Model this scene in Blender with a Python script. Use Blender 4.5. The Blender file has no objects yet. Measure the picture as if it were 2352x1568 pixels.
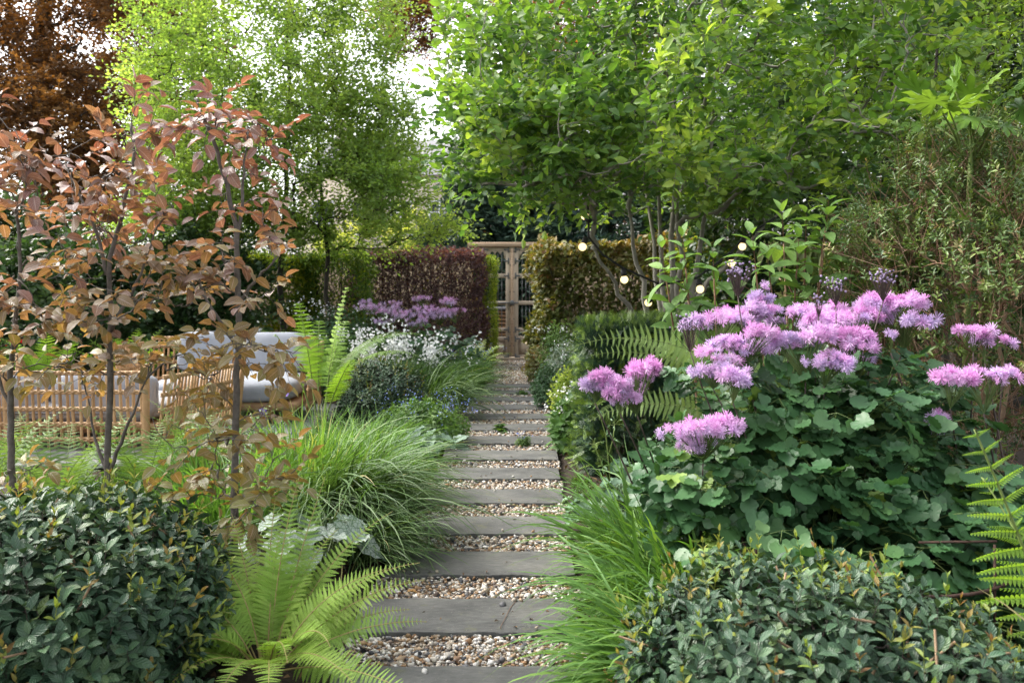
import bpy, math
import numpy as np
from mathutils import Vector

# ------------------------------------------------------------------ camera, sky, sun
scene = bpy.context.scene
cam_data = bpy.data.cameras.new("camera")
cam = bpy.data.objects.new("camera", cam_data)
scene.collection.objects.link(cam)
scene.camera = cam
cam.location = (0.0, 0.0, 1.4)
cam.rotation_euler = (math.radians(90), 0, 0)
cam_data.sensor_width = 36.0
cam_data.lens = 30.61
cam_data.shift_y = -134.0 / 2352.0
cam_data.clip_start = 0.05
cam_data.clip_end = 2000.0
cam_data.dof.use_dof = True
cam_data.dof.focus_distance = 4.2
cam_data.dof.aperture_fstop = 4.5

SUN_EL, SUN_AZ = math.radians(47), math.radians(-62)     # azimuth from +Y towards +X
EXPOSURE = 2.05
world = bpy.data.worlds.new("World")
scene.world = world
world.use_nodes = True
wn, wl = world.node_tree.nodes, world.node_tree.links
wn.clear()
w_out = wn.new("ShaderNodeOutputWorld")
w_bg = wn.new("ShaderNodeBackground")
w_sky = wn.new("ShaderNodeTexSky")
w_sky.sky_type = 'NISHITA'
w_sky.sun_disc = False
w_sky.sun_elevation = SUN_EL
w_sky.sun_rotation = SUN_AZ
w_sky.air_density = 1.0
w_sky.dust_density = 5.0
w_sky.ozone_density = 1.0
w_hs = wn.new("ShaderNodeHueSaturation")
w_hs.inputs['Saturation'].default_value = 0.22
w_bg.inputs['Strength'].default_value = 0.15
wl.new(w_sky.outputs[0], w_hs.inputs['Color'])
wl.new(w_hs.outputs[0], w_bg.inputs['Color'])
wl.new(w_bg.outputs[0], w_out.inputs['Surface'])

sun_data = bpy.data.lights.new("sun", 'SUN')
sun_data.energy = 1.0
sun_data.angle = math.radians(30)
sun_data.color = (1.0, 0.91, 0.76)
sun = bpy.data.objects.new("sun", sun_data)
scene.collection.objects.link(sun)
sd = Vector((math.sin(SUN_AZ) * math.cos(SUN_EL), math.cos(SUN_AZ) * math.cos(SUN_EL), math.sin(SUN_EL)))
sun.rotation_euler = sd.to_track_quat('Z', 'Y').to_euler()
sun.location = sd * 60

scene.view_settings.view_transform = 'Standard'
scene.view_settings.look = 'None'
scene.view_settings.gamma = 1.0
scene.view_settings.exposure = EXPOSURE
scene.render.engine = 'CYCLES'
scene.cycles.max_bounces = 9
scene.cycles.diffuse_bounces = 5
scene.cycles.glossy_bounces = 2
scene.cycles.transmission_bounces = 6
scene.cycles.transparent_max_bounces = 8
scene.cycles.use_denoising = True
scene.cycles.denoiser = 'OPENIMAGEDENOISE'
scene.cycles.denoising_input_passes = 'RGB_ALBEDO_NORMAL'
scene.cycles.denoising_prefilter = 'NONE'
scene.cycles.use_adaptive_sampling = False
scene.cycles.sample_clamp_indirect = 6.0

# ------------------------------------------------------------------ helpers
PI = math.pi
def P(px, py, Y):
    return np.array([(px - 1176.0) / 2000.0 * Y, Y, 1.4 - (py - 650.0) / 2000.0 * Y])

def A(*v):
    return np.array(v, dtype=float)

def norm(v):
    return v / np.maximum(np.linalg.norm(v, axis=-1, keepdims=True), 1e-9)

class MB:
    """collects vertices and faces, builds them as one mesh object"""
    def __init__(self):
        self.V, self.F3, self.F4, self.U, self.R, self.n = [], [], [], [], [], 0
    def add(self, V, F, uv=None, r=0.0):
        V = np.asarray(V, float).reshape(-1, 3)
        F = np.asarray(F, np.int64)
        n = len(V)
        self.V.append(V)
        if F.size:
            (self.F3 if F.shape[1] == 3 else self.F4).append(F + self.n)
        self.U.append(np.zeros((n, 2)) if uv is None else np.asarray(uv, float).reshape(-1, 2))
        self.R.append(np.full(n, r, float) if np.isscalar(r) else np.asarray(r, float))
        self.n += n
    def build(self, name, mat, parent=None, smooth=True):
        if not self.V:
            return None
        V = np.concatenate(self.V)
        if parent is not None:
            o = parent
            while o is not None:
                V = V - np.array(o.location)
                o = o.parent
        me = bpy.data.meshes.new(name)
        f3 = np.concatenate(self.F3) if self.F3 else np.zeros((0, 3), np.int64)
        f4 = np.concatenate(self.F4) if self.F4 else np.zeros((0, 4), np.int64)
        me.vertices.add(len(V))
        me.vertices.foreach_set("co", V.astype(np.float32).ravel())
        nl = len(f3) * 3 + len(f4) * 4
        me.loops.add(nl)
        me.loops.foreach_set("vertex_index", np.concatenate([f3.ravel(), f4.ravel()]).astype(np.int32))
        me.polygons.add(len(f3) + len(f4))
        st = np.concatenate([np.arange(len(f3)) * 3, len(f3) * 3 + np.arange(len(f4)) * 4]).astype(np.int32)
        me.polygons.foreach_set("loop_start", st)
        if smooth:
            me.polygons.foreach_set("use_smooth", np.ones(len(st), dtype=bool))
        a = me.attributes.new("luv", 'FLOAT2', 'POINT')
        a.data.foreach_set("vector", np.concatenate(self.U).astype(np.float32).ravel())
        a = me.attributes.new("rnd", 'FLOAT', 'POINT')
        a.data.foreach_set("value", np.concatenate(self.R).astype(np.float32))
        me.update(calc_edges=True)
        if mat is not None:
            me.materials.append(mat)
        ob = bpy.data.objects.new(name, me)
        scene.collection.objects.link(ob)
        if parent is not None:
            ob.parent = parent
        return ob

def tag(o, label=None, cat=None, group=None, kind=None):
    if label: o["label"] = label
    if cat: o["category"] = cat
    if group: o["group"] = group
    if kind: o["kind"] = kind
    return o

def thing(name, label, cat, loc, group=None):
    o = bpy.data.objects.new(name, None)
    o.empty_display_size = 0.1
    scene.collection.objects.link(o)
    o.location = tuple(float(c) for c in loc)
    return tag(o, label, cat, group)

def box(mb, c, s, r=0.0, bev=0.0, rz=0.0):
    """box centred at c with full sizes s, optional chamfered edges"""
    hx, hy, hz = s[0] / 2, s[1] / 2, s[2] / 2
    b = min(bev, hx * .9, hy * .9, hz * .9)
    if b <= 0:
        V = np.array([[x, y, z] for z in (-hz, hz) for y in (-hy, hy) for x in (-hx, hx)])
        F = [[0, 2, 3, 1], [4, 5, 7, 6], [0, 1, 5, 4], [2, 6, 7, 3], [0, 4, 6, 2], [1, 3, 7, 5]]
    else:
        V = []
        def ring(ax, ay, z): return [[-ax, -ay, z], [ax, -ay, z], [ax, ay, z], [-ax, ay, z]]
        def oct_(ax, ay, bb, z):
            return [[-ax + bb, -ay, z], [ax - bb, -ay, z], [ax, -ay + bb, z], [ax, ay - bb, z],
                    [ax - bb, ay, z], [-ax + bb, ay, z], [-ax, ay - bb, z], [-ax, -ay + bb, z]]
        V = oct_(hx - b, hy - b, b * .3, -hz) + oct_(hx, hy, b, -hz + b) + oct_(hx, hy, b, hz - b) + oct_(hx - b, hy - b, b * .3, hz)
        V = np.array(V)
        F = []
        for k in range(3):
            for i in range(8):
                j = (i + 1) % 8
                F.append([k * 8 + i, k * 8 + j, k * 8 + 8 + j, k * 8 + 8 + i])
        for o, flip in ((0, True), (24, False)):
            q = [[o, o + 1, o + 2, o + 3], [o, o + 3, o + 4, o + 7], [o + 4, o + 5, o + 6, o + 7]]
            F += [f[::-1] for f in q] if flip else q
    if rz:
        cz, sz = math.cos(rz), math.sin(rz)
        V = np.stack([V[:, 0] * cz - V[:, 1] * sz, V[:, 0] * sz + V[:, 1] * cz, V[:, 2]], 1)
    mb.add(V + np.asarray(c, float), F, None, r)

def tube(mb, pts, rad, sides=6, r=0.0, cap=True):
    pts = np.asarray(pts, float)
    n = len(pts)
    rad = np.full(n, rad, float) if np.isscalar(rad) else np.asarray(rad, float)
    t = norm(np.gradient(pts, axis=0))
    ref = A(0, 0, 1) if abs(t[0][2]) < .9 else A(1, 0, 0)
    u = norm(np.cross(t, ref))
    for i in range(1, n):
        if np.dot(u[i], u[i - 1]) < 0: u[i] = -u[i]
    w = np.cross(t, u)
    a = np.arange(sides) / sides * 2 * PI
    V = pts[:, None] + rad[:, None, None] * (np.cos(a)[None, :, None] * u[:, None] + np.sin(a)[None, :, None] * w[:, None])
    i = np.arange(n - 1)[:, None] * sides
    j = np.arange(sides)[None]
    k = (j + 1) % sides
    F = np.stack([i + j, i + k, i + sides + k, i + sides + j], -1).reshape(-1, 4)
    uv = np.stack(np.broadcast_arrays(j / sides + 0.0 * i, np.zeros((n - 1, 1)) + 0.0 * j), -1)
    vv = np.stack([np.broadcast_to(np.arange(sides) / sides, (n, sides)), np.broadcast_to(np.linspace(0, 1, n)[:, None], (n, sides))], -1)
    base = mb.n
    mb.add(V.reshape(-1, 3), F, vv.reshape(-1, 2), r)
    if cap:
        for e, fl in ((0, 1), (n - 1, 0)):
            mb.add(pts[e][None], np.zeros((0, 3)), None, r)
            q = np.array([[base + e * sides + x, base + e * sides + (x + 1) % sides, mb.n - 1] for x in range(sides)])
            mb.F3.append(q[:, ::-1] if fl else q)

def tubes(mb, P0, rad, sides=3, r=None):
    """many thin tubes at once: P0 (N,m,3), rad (N,m) or (m,)"""
    N, m, _ = P0.shape
    if N == 0: return
    rad = np.broadcast_to(np.asarray(rad, float), (N, m))
    t = norm(np.gradient(P0, axis=1))
    ref = np.where(np.abs(t[:, :1, 2:3]) < .9, A(0, 0, 1), A(1, 0, 0))
    u = norm(np.cross(t, np.broadcast_to(ref, t.shape)))
    w = np.cross(t, u)
    a = np.arange(sides) / sides * 2 * PI
    V = P0[:, :, None] + rad[:, :, None, None] * (np.cos(a)[:, None] * u[:, :, None] + np.sin(a)[:, None] * w[:, :, None])
    i = np.arange(m - 1)[:, None] * sides
    j = np.arange(sides)[None]
    k = (j + 1) % sides
    F = np.stack([i + j, i + k, i + sides + k, i + sides + j], -1).reshape(-1, 4)
    F = (F[None] + (np.arange(N) * m * sides)[:, None, None]).reshape(-1, 4)
    uv = np.zeros((N, m, sides, 2)); uv[..., 1] = np.linspace(0, 1, m)[None, :, None]
    rr = np.zeros(N) if r is None else np.asarray(r, float)
    mb.add(V.reshape(-1, 3), F, uv.reshape(-1, 2), np.repeat(rr, m * sides))

def scatter(mb, T, pos, d, n, s, r):
    """copies of leaf template T = (V, F, UV) at pos, growing along d, facing n"""
    TV, TF, TU = T
    N = len(pos)
    if N == 0: return
    d = norm(d)
    n = n - (n * d).sum(-1, keepdims=True) * d
    n = norm(n)
    x = np.cross(d, n)
    s = np.broadcast_to(np.asarray(s, float), (N,))
    V = pos[:, None] + s[:, None, None] * (TV[None, :, 0:1] * x[:, None] + TV[None, :, 1:2] * d[:, None] + TV[None, :, 2:3] * n[:, None])
    m = len(TV)
    F = (TF[None] + (np.arange(N) * m)[:, None, None]).reshape(-1, TF.shape[1])
    mb.add(V.reshape(-1, 3), F, np.tile(TU, (N, 1)), np.repeat(np.broadcast_to(np.asarray(r, float), (N,)), m))

def leafT(rows=5, w=.45, fold=.25, bend=.2, peak=.45, wav=0.0, stalk=0.0, ex=.85):
    t = np.linspace(0, 1, rows)
    a = math.log(.5) / math.log(peak)
    hw = w / 2 * np.sin(PI * t ** a) ** ex
    hw[0] = hw[-1] = w * .02
    V, U = [], []
    for i in range(rows):
        z = -bend * t[i] ** 2
        zz = z + fold * hw[i] * 2
        wv = wav * math.sin(i * 2.6)
        V += [[-hw[i], t[i] + stalk, zz + wv], [0, t[i] + stalk, z], [hw[i], t[i] + stalk, zz - wv]]
        U += [[-1, t[i]], [0, t[i]], [1, t[i]]]
    F = []
    for i in range(rows - 1):
        b = i * 3
        F += [[b, b + 1, b + 4, b + 3], [b + 1, b + 2, b + 5, b + 4]]
    return np.array(V), np.array(F), np.array(U)

def diamondT(w=.5, fold=.12):
    V = np.array([[0, 0, 0], [w / 2, .5, fold], [0, 1, 0], [-w / 2, .5, fold]], float)
    return V, np.array([[0, 1, 2], [0, 2, 3]]), np.array([[0, 0], [1, .5], [0, 1], [-1, .5]], float)

def fanT(rim, cz=0.0, cup=0.15, centre=(0, .45)):
    """flat lobed leaf from a rim outline (list of x,y), slightly cupped, base at the origin"""
    rim = np.array(rim, float)
    c = np.array(centre, float)
    mid = c + (rim - c) * .55
    def zz(p): return cup * ((p - c) ** 2).sum(-1)
    V = [[c[0], c[1], 0]] + [[p[0], p[1], zz(p) * .6] for p in mid] + [[p[0], p[1], zz(p) + (.035 if k % 2 else -.035)] for k, p in enumerate(rim)]
    n = len(rim)
    F = []
    for i in range(n):
        j = (i + 1) % n
        F += [[0, 1 + i, 1 + j], [1 + i, 1 + n + i, 1 + n + j], [1 + i, 1 + n + j, 1 + j]]
    V = np.array(V)
    return V, np.array(F), V[:, :2].copy()

def lobedT(lobes=3, depth=.22, w=.9):
    """roundish leaflet with shallow lobes towards its tip (meadow rue, columbine)"""
    rim = []
    for k in range(21):
        a = -PI / 2 + (k + .5) / 21 * 2 * PI
        f = (a + PI / 2) / (2 * PI)
        lob = 1 - depth * (.5 + .5 * math.cos(lobes * 2 * PI * f)) * math.sin(PI * f) ** .6 * (1 if .15 < f < .85 else 0)
        rr = .52 * lob
        if f < .06 or f > .94: rr *= .8
        rim.append([math.cos(a) * rr * w, .5 + math.sin(a) * rr])
    return fanT(rim, cup=.22, centre=(0, .5))

def heartT():
    rim = []
    for k in range(24):
        t = k / 24 * 2 * PI
        x = 16 * math.sin(t) ** 3
        y = 13 * math.cos(t) - 5 * math.cos(2 * t) - 2 * math.cos(3 * t) - math.cos(4 * t)
        rim.append([x / 32 * .95, (5 - y) / 22 * 1.0 - .06])
    return fanT(rim[::-1], cup=.18, centre=(0, .38))

def palmateT(lobes=7, spread=230, inner=.42, w=.17):
    """palmate leaf with long pointed lobes (aralia, hellebore)"""
    rim = [[0, 0]]
    for k in range(lobes):
        a = math.radians(90 + spread / 2 - spread * k / (lobes - 1))
        L = .95 - .35 * abs(k - (lobes - 1) / 2) / ((lobes - 1) / 2)
        d, s = np.array([math.cos(a), math.sin(a)]), np.array([-math.sin(a), math.cos(a)])
        rim += [list(d * L * .62 + s * w * .62), list(d * L * .82 + s * w * .45), list(d * L), list(d * L * .82 - s * w * .45), list(d * L * .62 - s * w * .62)]
        if k < lobes - 1:
            a2 = a - math.radians(spread / (lobes - 1) / 2)
            rim.append([math.cos(a2) * inner * .7, math.sin(a2) * inner * .7])
    return fanT(rim[::-1], cup=-.18, centre=(0, .08))

def rdir(rng, n):
    v = rng.normal(size=(n, 3))
    return norm(v)

def perp(ax):
    ref = np.where(np.abs(ax[:, 2:3]) < .9, A(0, 0, 1), A(1, 0, 0))
    u = norm(np.cross(ax, ref))
    return u, np.cross(ax, u)

def noise3(p, f=1.0, seed=0):
    """cheap smooth noise in about [0,1]"""
    rng = np.random.default_rng(seed)
    o = np.zeros(len(p))
    for k in range(6):
        d = rdir(rng, 1)[0] * f * (0.7 + .35 * k)
        o += np.sin(p @ d * 2 * PI + rng.uniform(0, 6.28)) / (1 + .25 * k)
    return np.clip(.5 + o * .17, 0, 1)

# ------------------------------------------------------------------ materials
def new_mat(name):
    m = bpy.data.materials.new(name)
    m.use_nodes = True
    m.node_tree.nodes.clear()
    return m, m.node_tree.nodes, m.node_tree.links

def ramp_node(N, stops):
    r = N.new("ShaderNodeValToRGB")
    el = r.color_ramp.elements
    while len(el) < len(stops): el.new(0.5)
    for e, (p, c) in zip(el, stops):
        e.position = p
        e.color = (*c, 1)
    return r

def leaf_mat(name, stops_, trans=.35, rough=.5, spec=.35, vein=0.0, tint=(1.15, 1.15, .45), vcol=None, net=0.0, fine=26.0, gain=1.25):
    stops = [(p_, tuple(min(.85, c_ * gain) for c_ in col_)) for p_, col_ in stops_]
    m, N, L = new_mat(name)
    out = N.new("ShaderNodeOutputMaterial")
    at = N.new("ShaderNodeAttribute"); at.attribute_name = "rnd"
    rp = ramp_node(N, stops)
    L.new(at.outputs['Fac'], rp.inputs[0])
    col = rp.outputs[0]
    uv = N.new("ShaderNodeAttribute"); uv.attribute_name = "luv"
    bump_src = None
    if vein > 0 or net > 0:
        sep = N.new("ShaderNodeSeparateXYZ")
        L.new(uv.outputs['Vector'], sep.inputs[0])
        ab = N.new("ShaderNodeMath"); ab.operation = 'ABSOLUTE'; L.new(sep.outputs[0], ab.inputs[0])
        if net > 0:
            vo = N.new("ShaderNodeTexVoronoi"); vo.feature = 'DISTANCE_TO_EDGE'; vo.inputs['Scale'].default_value = 7.0
            L.new(uv.outputs['Vector'], vo.inputs['Vector'])
            at2 = N.new("ShaderNodeMath"); at2.operation = 'ARCTAN2'
            L.new(sep.outputs[0], at2.inputs[0]); L.new(sep.outputs[1], at2.inputs[1])
            mu = N.new("ShaderNodeMath"); mu.operation = 'MULTIPLY'; mu.inputs[1].default_value = 6.0; L.new(at2.outputs[0], mu.inputs[0])
            co = N.new("ShaderNodeMath"); co.operation = 'COSINE'; L.new(mu.outputs[0], co.inputs[0])
            g1 = N.new("ShaderNodeMapRange"); g1.inputs[1].default_value = .9; g1.inputs[2].default_value = .995; L.new(co.outputs[0], g1.inputs[0])
            g2 = N.new("ShaderNodeMapRange"); g2.inputs[1].default_value = .075; g2.inputs[2].default_value = .02; L.new(vo.outputs[0], g2.inputs[0])
            mx = N.new("ShaderNodeMath"); mx.operation = 'MAXIMUM'; L.new(g1.outputs[0], mx.inputs[0]); L.new(g2.outputs[0], mx.inputs[1])
            fac, k = mx.outputs[0], net
        else:
            # side veins: stripes running forward from the midrib
            s1 = N.new("ShaderNodeMath"); s1.operation = 'MULTIPLY_ADD'; s1.inputs[1].default_value = -.35; L.new(ab.outputs[0], s1.inputs[0]); L.new(sep.outputs[1], s1.inputs[2])
            s2 = N.new("ShaderNodeMath"); s2.operation = 'MULTIPLY'; s2.inputs[1].default_value = fine * 2.2; L.new(s1.outputs[0], s2.inputs[0])
            s3 = N.new("ShaderNodeMath"); s3.operation = 'SINE'; L.new(s2.outputs[0], s3.inputs[0])
            bump_src = s3.outputs[0]
            g1 = N.new("ShaderNodeMapRange"); g1.inputs[1].default_value = .3; g1.inputs[2].default_value = 1.0; g1.inputs[4].default_value = .45; L.new(s3.outputs[0], g1.inputs[0])
            g2 = N.new("ShaderNodeMapRange"); g2.inputs[1].default_value = .14; g2.inputs[2].default_value = .03; L.new(ab.outputs[0], g2.inputs[0])
            mx = N.new("ShaderNodeMath"); mx.operation = 'MAXIMUM'; L.new(g1.outputs[0], mx.inputs[0]); L.new(g2.outputs[0], mx.inputs[1])
            fac, k = mx.outputs[0], vein
        sc = N.new("ShaderNodeMath"); sc.operation = 'MULTIPLY'; sc.inputs[1].default_value = k; L.new(fac, sc.inputs[0])
        mixc = N.new("ShaderNodeMix"); mixc.data_type = 'RGBA'
        L.new(sc.outputs[0], mixc.inputs['Factor']); L.new(col, mixc.inputs['A'])
        if vcol: mixc.inputs['B'].default_value = (*vcol, 1)
        else:
            hv = N.new("ShaderNodeMix"); hv.data_type = 'RGBA'; hv.blend_type = 'MULTIPLY'; hv.inputs['Factor'].default_value = 1
            hv.inputs['B'].default_value = (1.9, 1.7, 1.3, 1); L.new(col, hv.inputs['A']); L.new(hv.outputs['Result'], mixc.inputs['B'])
        col = mixc.outputs['Result']
    # blotchy variation of the leaf itself
    tc = N.new("ShaderNodeTexCoord")
    nz = N.new("ShaderNodeTexNoise"); nz.inputs['Scale'].default_value = 9.0; nz.inputs['Detail'].default_value = 3
    L.new(tc.outputs['Object'], nz.inputs['Vector'])
    mr = N.new("ShaderNodeMapRange"); mr.inputs[1].default_value = .3; mr.inputs[2].default_value = .7; mr.inputs[3].default_value = .78; mr.inputs[4].default_value = 1.22
    L.new(nz.outputs[0], mr.inputs[0])
    mv = N.new("ShaderNodeMix"); mv.data_type = 'RGBA'; mv.blend_type = 'MULTIPLY'; mv.inputs['Factor'].default_value = 1
    L.new(col, mv.inputs['A']); L.new(mr.outputs[0], mv.inputs['B'])
    col = mv.outputs['Result']
    pb = N.new("ShaderNodeBsdfPrincipled")
    pb.inputs['Roughness'].default_value = rough
    pb.inputs['Specular IOR Level'].default_value = spec
    L.new(col, pb.inputs['Base Color'])
    if bump_src is not None:
        bp = N.new("ShaderNodeBump"); bp.inputs['Strength'].default_value = .35; bp.inputs['Distance'].default_value = .003
        L.new(bump_src, bp.inputs['Height']); L.new(bp.outputs[0], pb.inputs['Normal'])
    if trans > 0:
        tr = N.new("ShaderNodeBsdfTranslucent")
        tm = N.new("ShaderNodeMix"); tm.data_type = 'RGBA'; tm.blend_type = 'MULTIPLY'; tm.inputs['Factor'].default_value = 1
        tm.inputs['B'].default_value = (*tint, 1); L.new(col, tm.inputs['A'])
        L.new(tm.outputs['Result'], tr.inputs['Color'])
        ms = N.new("ShaderNodeMixShader"); ms.inputs[0].default_value = trans
        L.new(pb.outputs[0], ms.inputs[1]); L.new(tr.outputs[0], ms.inputs[2])
        L.new(ms.outputs[0], out.inputs[0])
    else:
        L.new(pb.outputs[0], out.inputs[0])
    return m

def rough_mat(name, stops, scale=8.0, detail=6.0, rough=.85, bump=.3, bscale=60.0, stretch=(1, 1, 1), spec=.25, metallic=0.0, rnd_mix=0.0):
    m, N, L = new_mat(name)
    out = N.new("ShaderNodeOutputMaterial")
    pb = N.new("ShaderNodeBsdfPrincipled")
    tc = N.new("ShaderNodeTexCoord")
    mp = N.new("ShaderNodeMapping"); mp.inputs['Scale'].default_value = stretch
    L.new(tc.outputs['Object'], mp.inputs[0])
    nz = N.new("ShaderNodeTexNoise"); nz.inputs['Scale'].default_value = scale; nz.inputs['Detail'].default_value = detail; nz.inputs['Roughness'].default_value = .65
    L.new(mp.outputs[0], nz.inputs['Vector'])
    fac = nz.outputs[0]
    if rnd_mix:
        at = N.new("ShaderNodeAttribute"); at.attribute_name = "rnd"
        mi = N.new("ShaderNodeMix"); mi.inputs['Factor'].default_value = rnd_mix
        L.new(fac, mi.inputs['A']); L.new(at.outputs['Fac'], mi.inputs['B']); fac = mi.outputs['Result']
    rp = ramp_node(N, stops)
    L.new(fac, rp.inputs[0]); L.new(rp.outputs[0], pb.inputs['Base Color'])
    n2 = N.new("ShaderNodeTexNoise"); n2.inputs['Scale'].default_value = bscale; n2.inputs['Detail'].default_value = 5
    L.new(mp.outputs[0], n2.inputs['Vector'])
    bp = N.new("ShaderNodeBump"); bp.inputs['Strength'].default_value = bump; bp.inputs['Distance'].default_value = .01
    L.new(n2.outputs[0], bp.inputs['Height']); L.new(bp.outputs[0], pb.inputs['Normal'])
    pb.inputs['Roughness'].default_value = rough
    pb.inputs['Specular IOR Level'].default_value = spec
    pb.inputs['Metallic'].default_value = metallic
    L.new(pb.outputs[0], out.inputs[0])
    return m

# ------------------------------------------------------------------ plant kit
def blades(mb, rng, p0, az, L, e0, bend, w, segs=8, r=0.0, pw=1.4, fold=.25):
    """grass or strap leaves; p0 (N,3), the rest (N,)"""
    N = len(p0)
    f = lambda v: np.broadcast_to(np.asarray(v, float), (N,))
    az, L, e0, bend, w, r = map(f, (az, L, e0, bend, w, r))
    s = np.linspace(0, 1, segs + 1)
    el = e0[:, None] - bend[:, None] * ((s[:-1] + s[1:]) / 2)[None] ** pw
    ds = L[:, None] / segs
    h = np.concatenate([np.zeros((N, 1)), np.cumsum(np.cos(el) * ds, 1)], 1)
    z = np.concatenate([np.zeros((N, 1)), np.cumsum(np.sin(el) * ds, 1)], 1)
    wob = rng.normal(0, .25, N)[:, None] * s[None] ** 2 * h
    ca, sa = np.cos(az)[:, None], np.sin(az)[:, None]
    C = np.stack([p0[:, :1] + h * ca - wob * sa, p0[:, 1:2] + h * sa + wob * ca, np.maximum(p0[:, 2:3] + z, .012)], -1)
    hw = w[:, None] / 2 * (np.minimum(1, .55 + s * 1.6) * (1 - s ** 2.6) + .02)[None]
    side = np.stack([-sa + 0 * h, ca + 0 * h, 0 * h], -1)
    tw = rng.normal(0, .5, N)[:, None]
    side = norm(side + A(0, 0, 1) * tw[..., None])
    upv = A(0, 0, 1) * (fold * hw)[..., None]
    V = np.stack([C - side * hw[..., None] + upv, C, C + side * hw[..., None] + upv], 2)
    m = (segs + 1) * 3
    F = []
    for i in range(segs):
        b = i * 3
        F += [[b, b + 1, b + 4, b + 3], [b + 1, b + 2, b + 5, b + 4]]
    F = (np.array(F)[None] + (np.arange(N) * m)[:, None, None]).reshape(-1, 4)
    uv = np.zeros((N, segs + 1, 3, 2)); uv[..., 0] = np.array([-1, 0, 1]); uv[..., 1] = s[None, :, None]
    mb.add(V.reshape(-1, 3), F, uv.reshape(-1, 2), np.repeat(r, m))
    return C

def shoots(mbl, mbs, rng, pos, ax, Ls, K, T, ls, r, a0=80, a1=35, taper=.35, stem_r=.0015, tipT=None, whorl=2, s_r=0.0, jit=.25):
    """leafy shoots: pairs (or whorls) of leaves up each stem"""
    N = len(pos)
    ax = norm(ax)
    Ls = np.broadcast_to(np.asarray(Ls, float), (N,)); ls = np.broadcast_to(np.asarray(ls, float), (N,)); r = np.broadcast_to(np.asarray(r, float), (N,))
    u, v = perp(ax)
    ph = rng.uniform(0, 2 * PI, N)
    if mbs is not None:
        ts = np.linspace(0, 1, 3)
        tubes(mbs, pos[:, None] + ax[:, None] * Ls[:, None, None] * ts[None, :, None], np.array([1, .8, .5]) * stem_r, 3, np.full(N, s_r))
    for k in range(K):
        f = k / max(1, K - 1)
        ang = np.radians(a0 + (a1 - a0) * f) + rng.normal(0, .16, N)
        for q in range(whorl):
            phi = ph + k * (PI / whorl if whorl > 1 else 2.4) + q * 2 * PI / whorl + rng.normal(0, jit, N)
            side = np.cos(phi)[:, None] * u + np.sin(phi)[:, None] * v
            d = side * np.sin(ang)[:, None] + ax * np.cos(ang)[:, None] + A(0, 0, -.12) * (1 - f)
            n = ax * np.sin(ang)[:, None] - side * np.cos(ang)[:, None] + rng.normal(0, .18, (N, 3))
            sc = ls * (1 - taper * f) * rng.uniform(.75, 1.15, N)
            scatter(mbl, T, pos + ax * (Ls * (.15 + .85 * f))[:, None], d, n, sc, np.clip(r + rng.normal(0, .09, N), 0, 1))

def pinnaT(n=15, w=.14, droop=.1, curl=0.0):
    """one fern pinna, unit length along y, with its row of pinnules on both sides"""
    V, F, U = [], [], []
    def zf(t): return -droop * t * t
    for i in range(n):
        t = (i + .5) / n
        l = w * (1 - t ** 1.6) ** .8 + .012
        h = .44 / n
        for s in (-1, 1):
            b = len(V)
            V += [[0, t - h, zf(t)], [s * l * .6, t - h * .75 + l * .2, zf(t) + .015 - curl * l], [s * l, t + h * .4 + l * .32, zf(t) - .02 - 2 * curl * l], [s * l * .5, t + h * 1.0 + l * .15, zf(t) + .012 - curl * l], [0, t + h, zf(t)]]
            U += [[s * .1, t], [s * .6, t], [s * .9, t], [s * .5, t], [s * .1, t]]
            q = [[b, b + 1, b + 3], [b + 1, b + 2, b + 3], [b, b + 3, b + 4]]
            F += q if s > 0 else [x[::-1] for x in q]
    return np.array(V), np.array(F), np.array(U)

PINNA = pinnaT()
PINNA_FAR = pinnaT(8, .17)
PINNA_CURL = pinnaT(13, .10, .3, .6)

def rachis(p0, az, L, e0, bend, n=26, pw=1.3, sway=0.0, coil=0.0):
    s = np.linspace(0, 1, n)
    el = e0 - bend * ((s[:-1] + s[1:]) / 2) ** pw
    if coil:
        q = np.clip((s[1:] - (1 - coil)) / coil, 0, 1)
        el = el - q ** 1.3 * 9.0
    step = np.full(n - 1, L / (n - 1))
    if coil: step = step * np.where(s[1:] > 1 - coil, .42, 1.0)
    a = az + sway * s[1:]
    p = np.stack([np.cos(el) * np.cos(a) * step, np.cos(el) * np.sin(a) * step, np.sin(el) * step], -1)
    return np.concatenate([np.asarray(p0, float)[None], np.asarray(p0, float) + np.cumsum(p, 0)])

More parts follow.
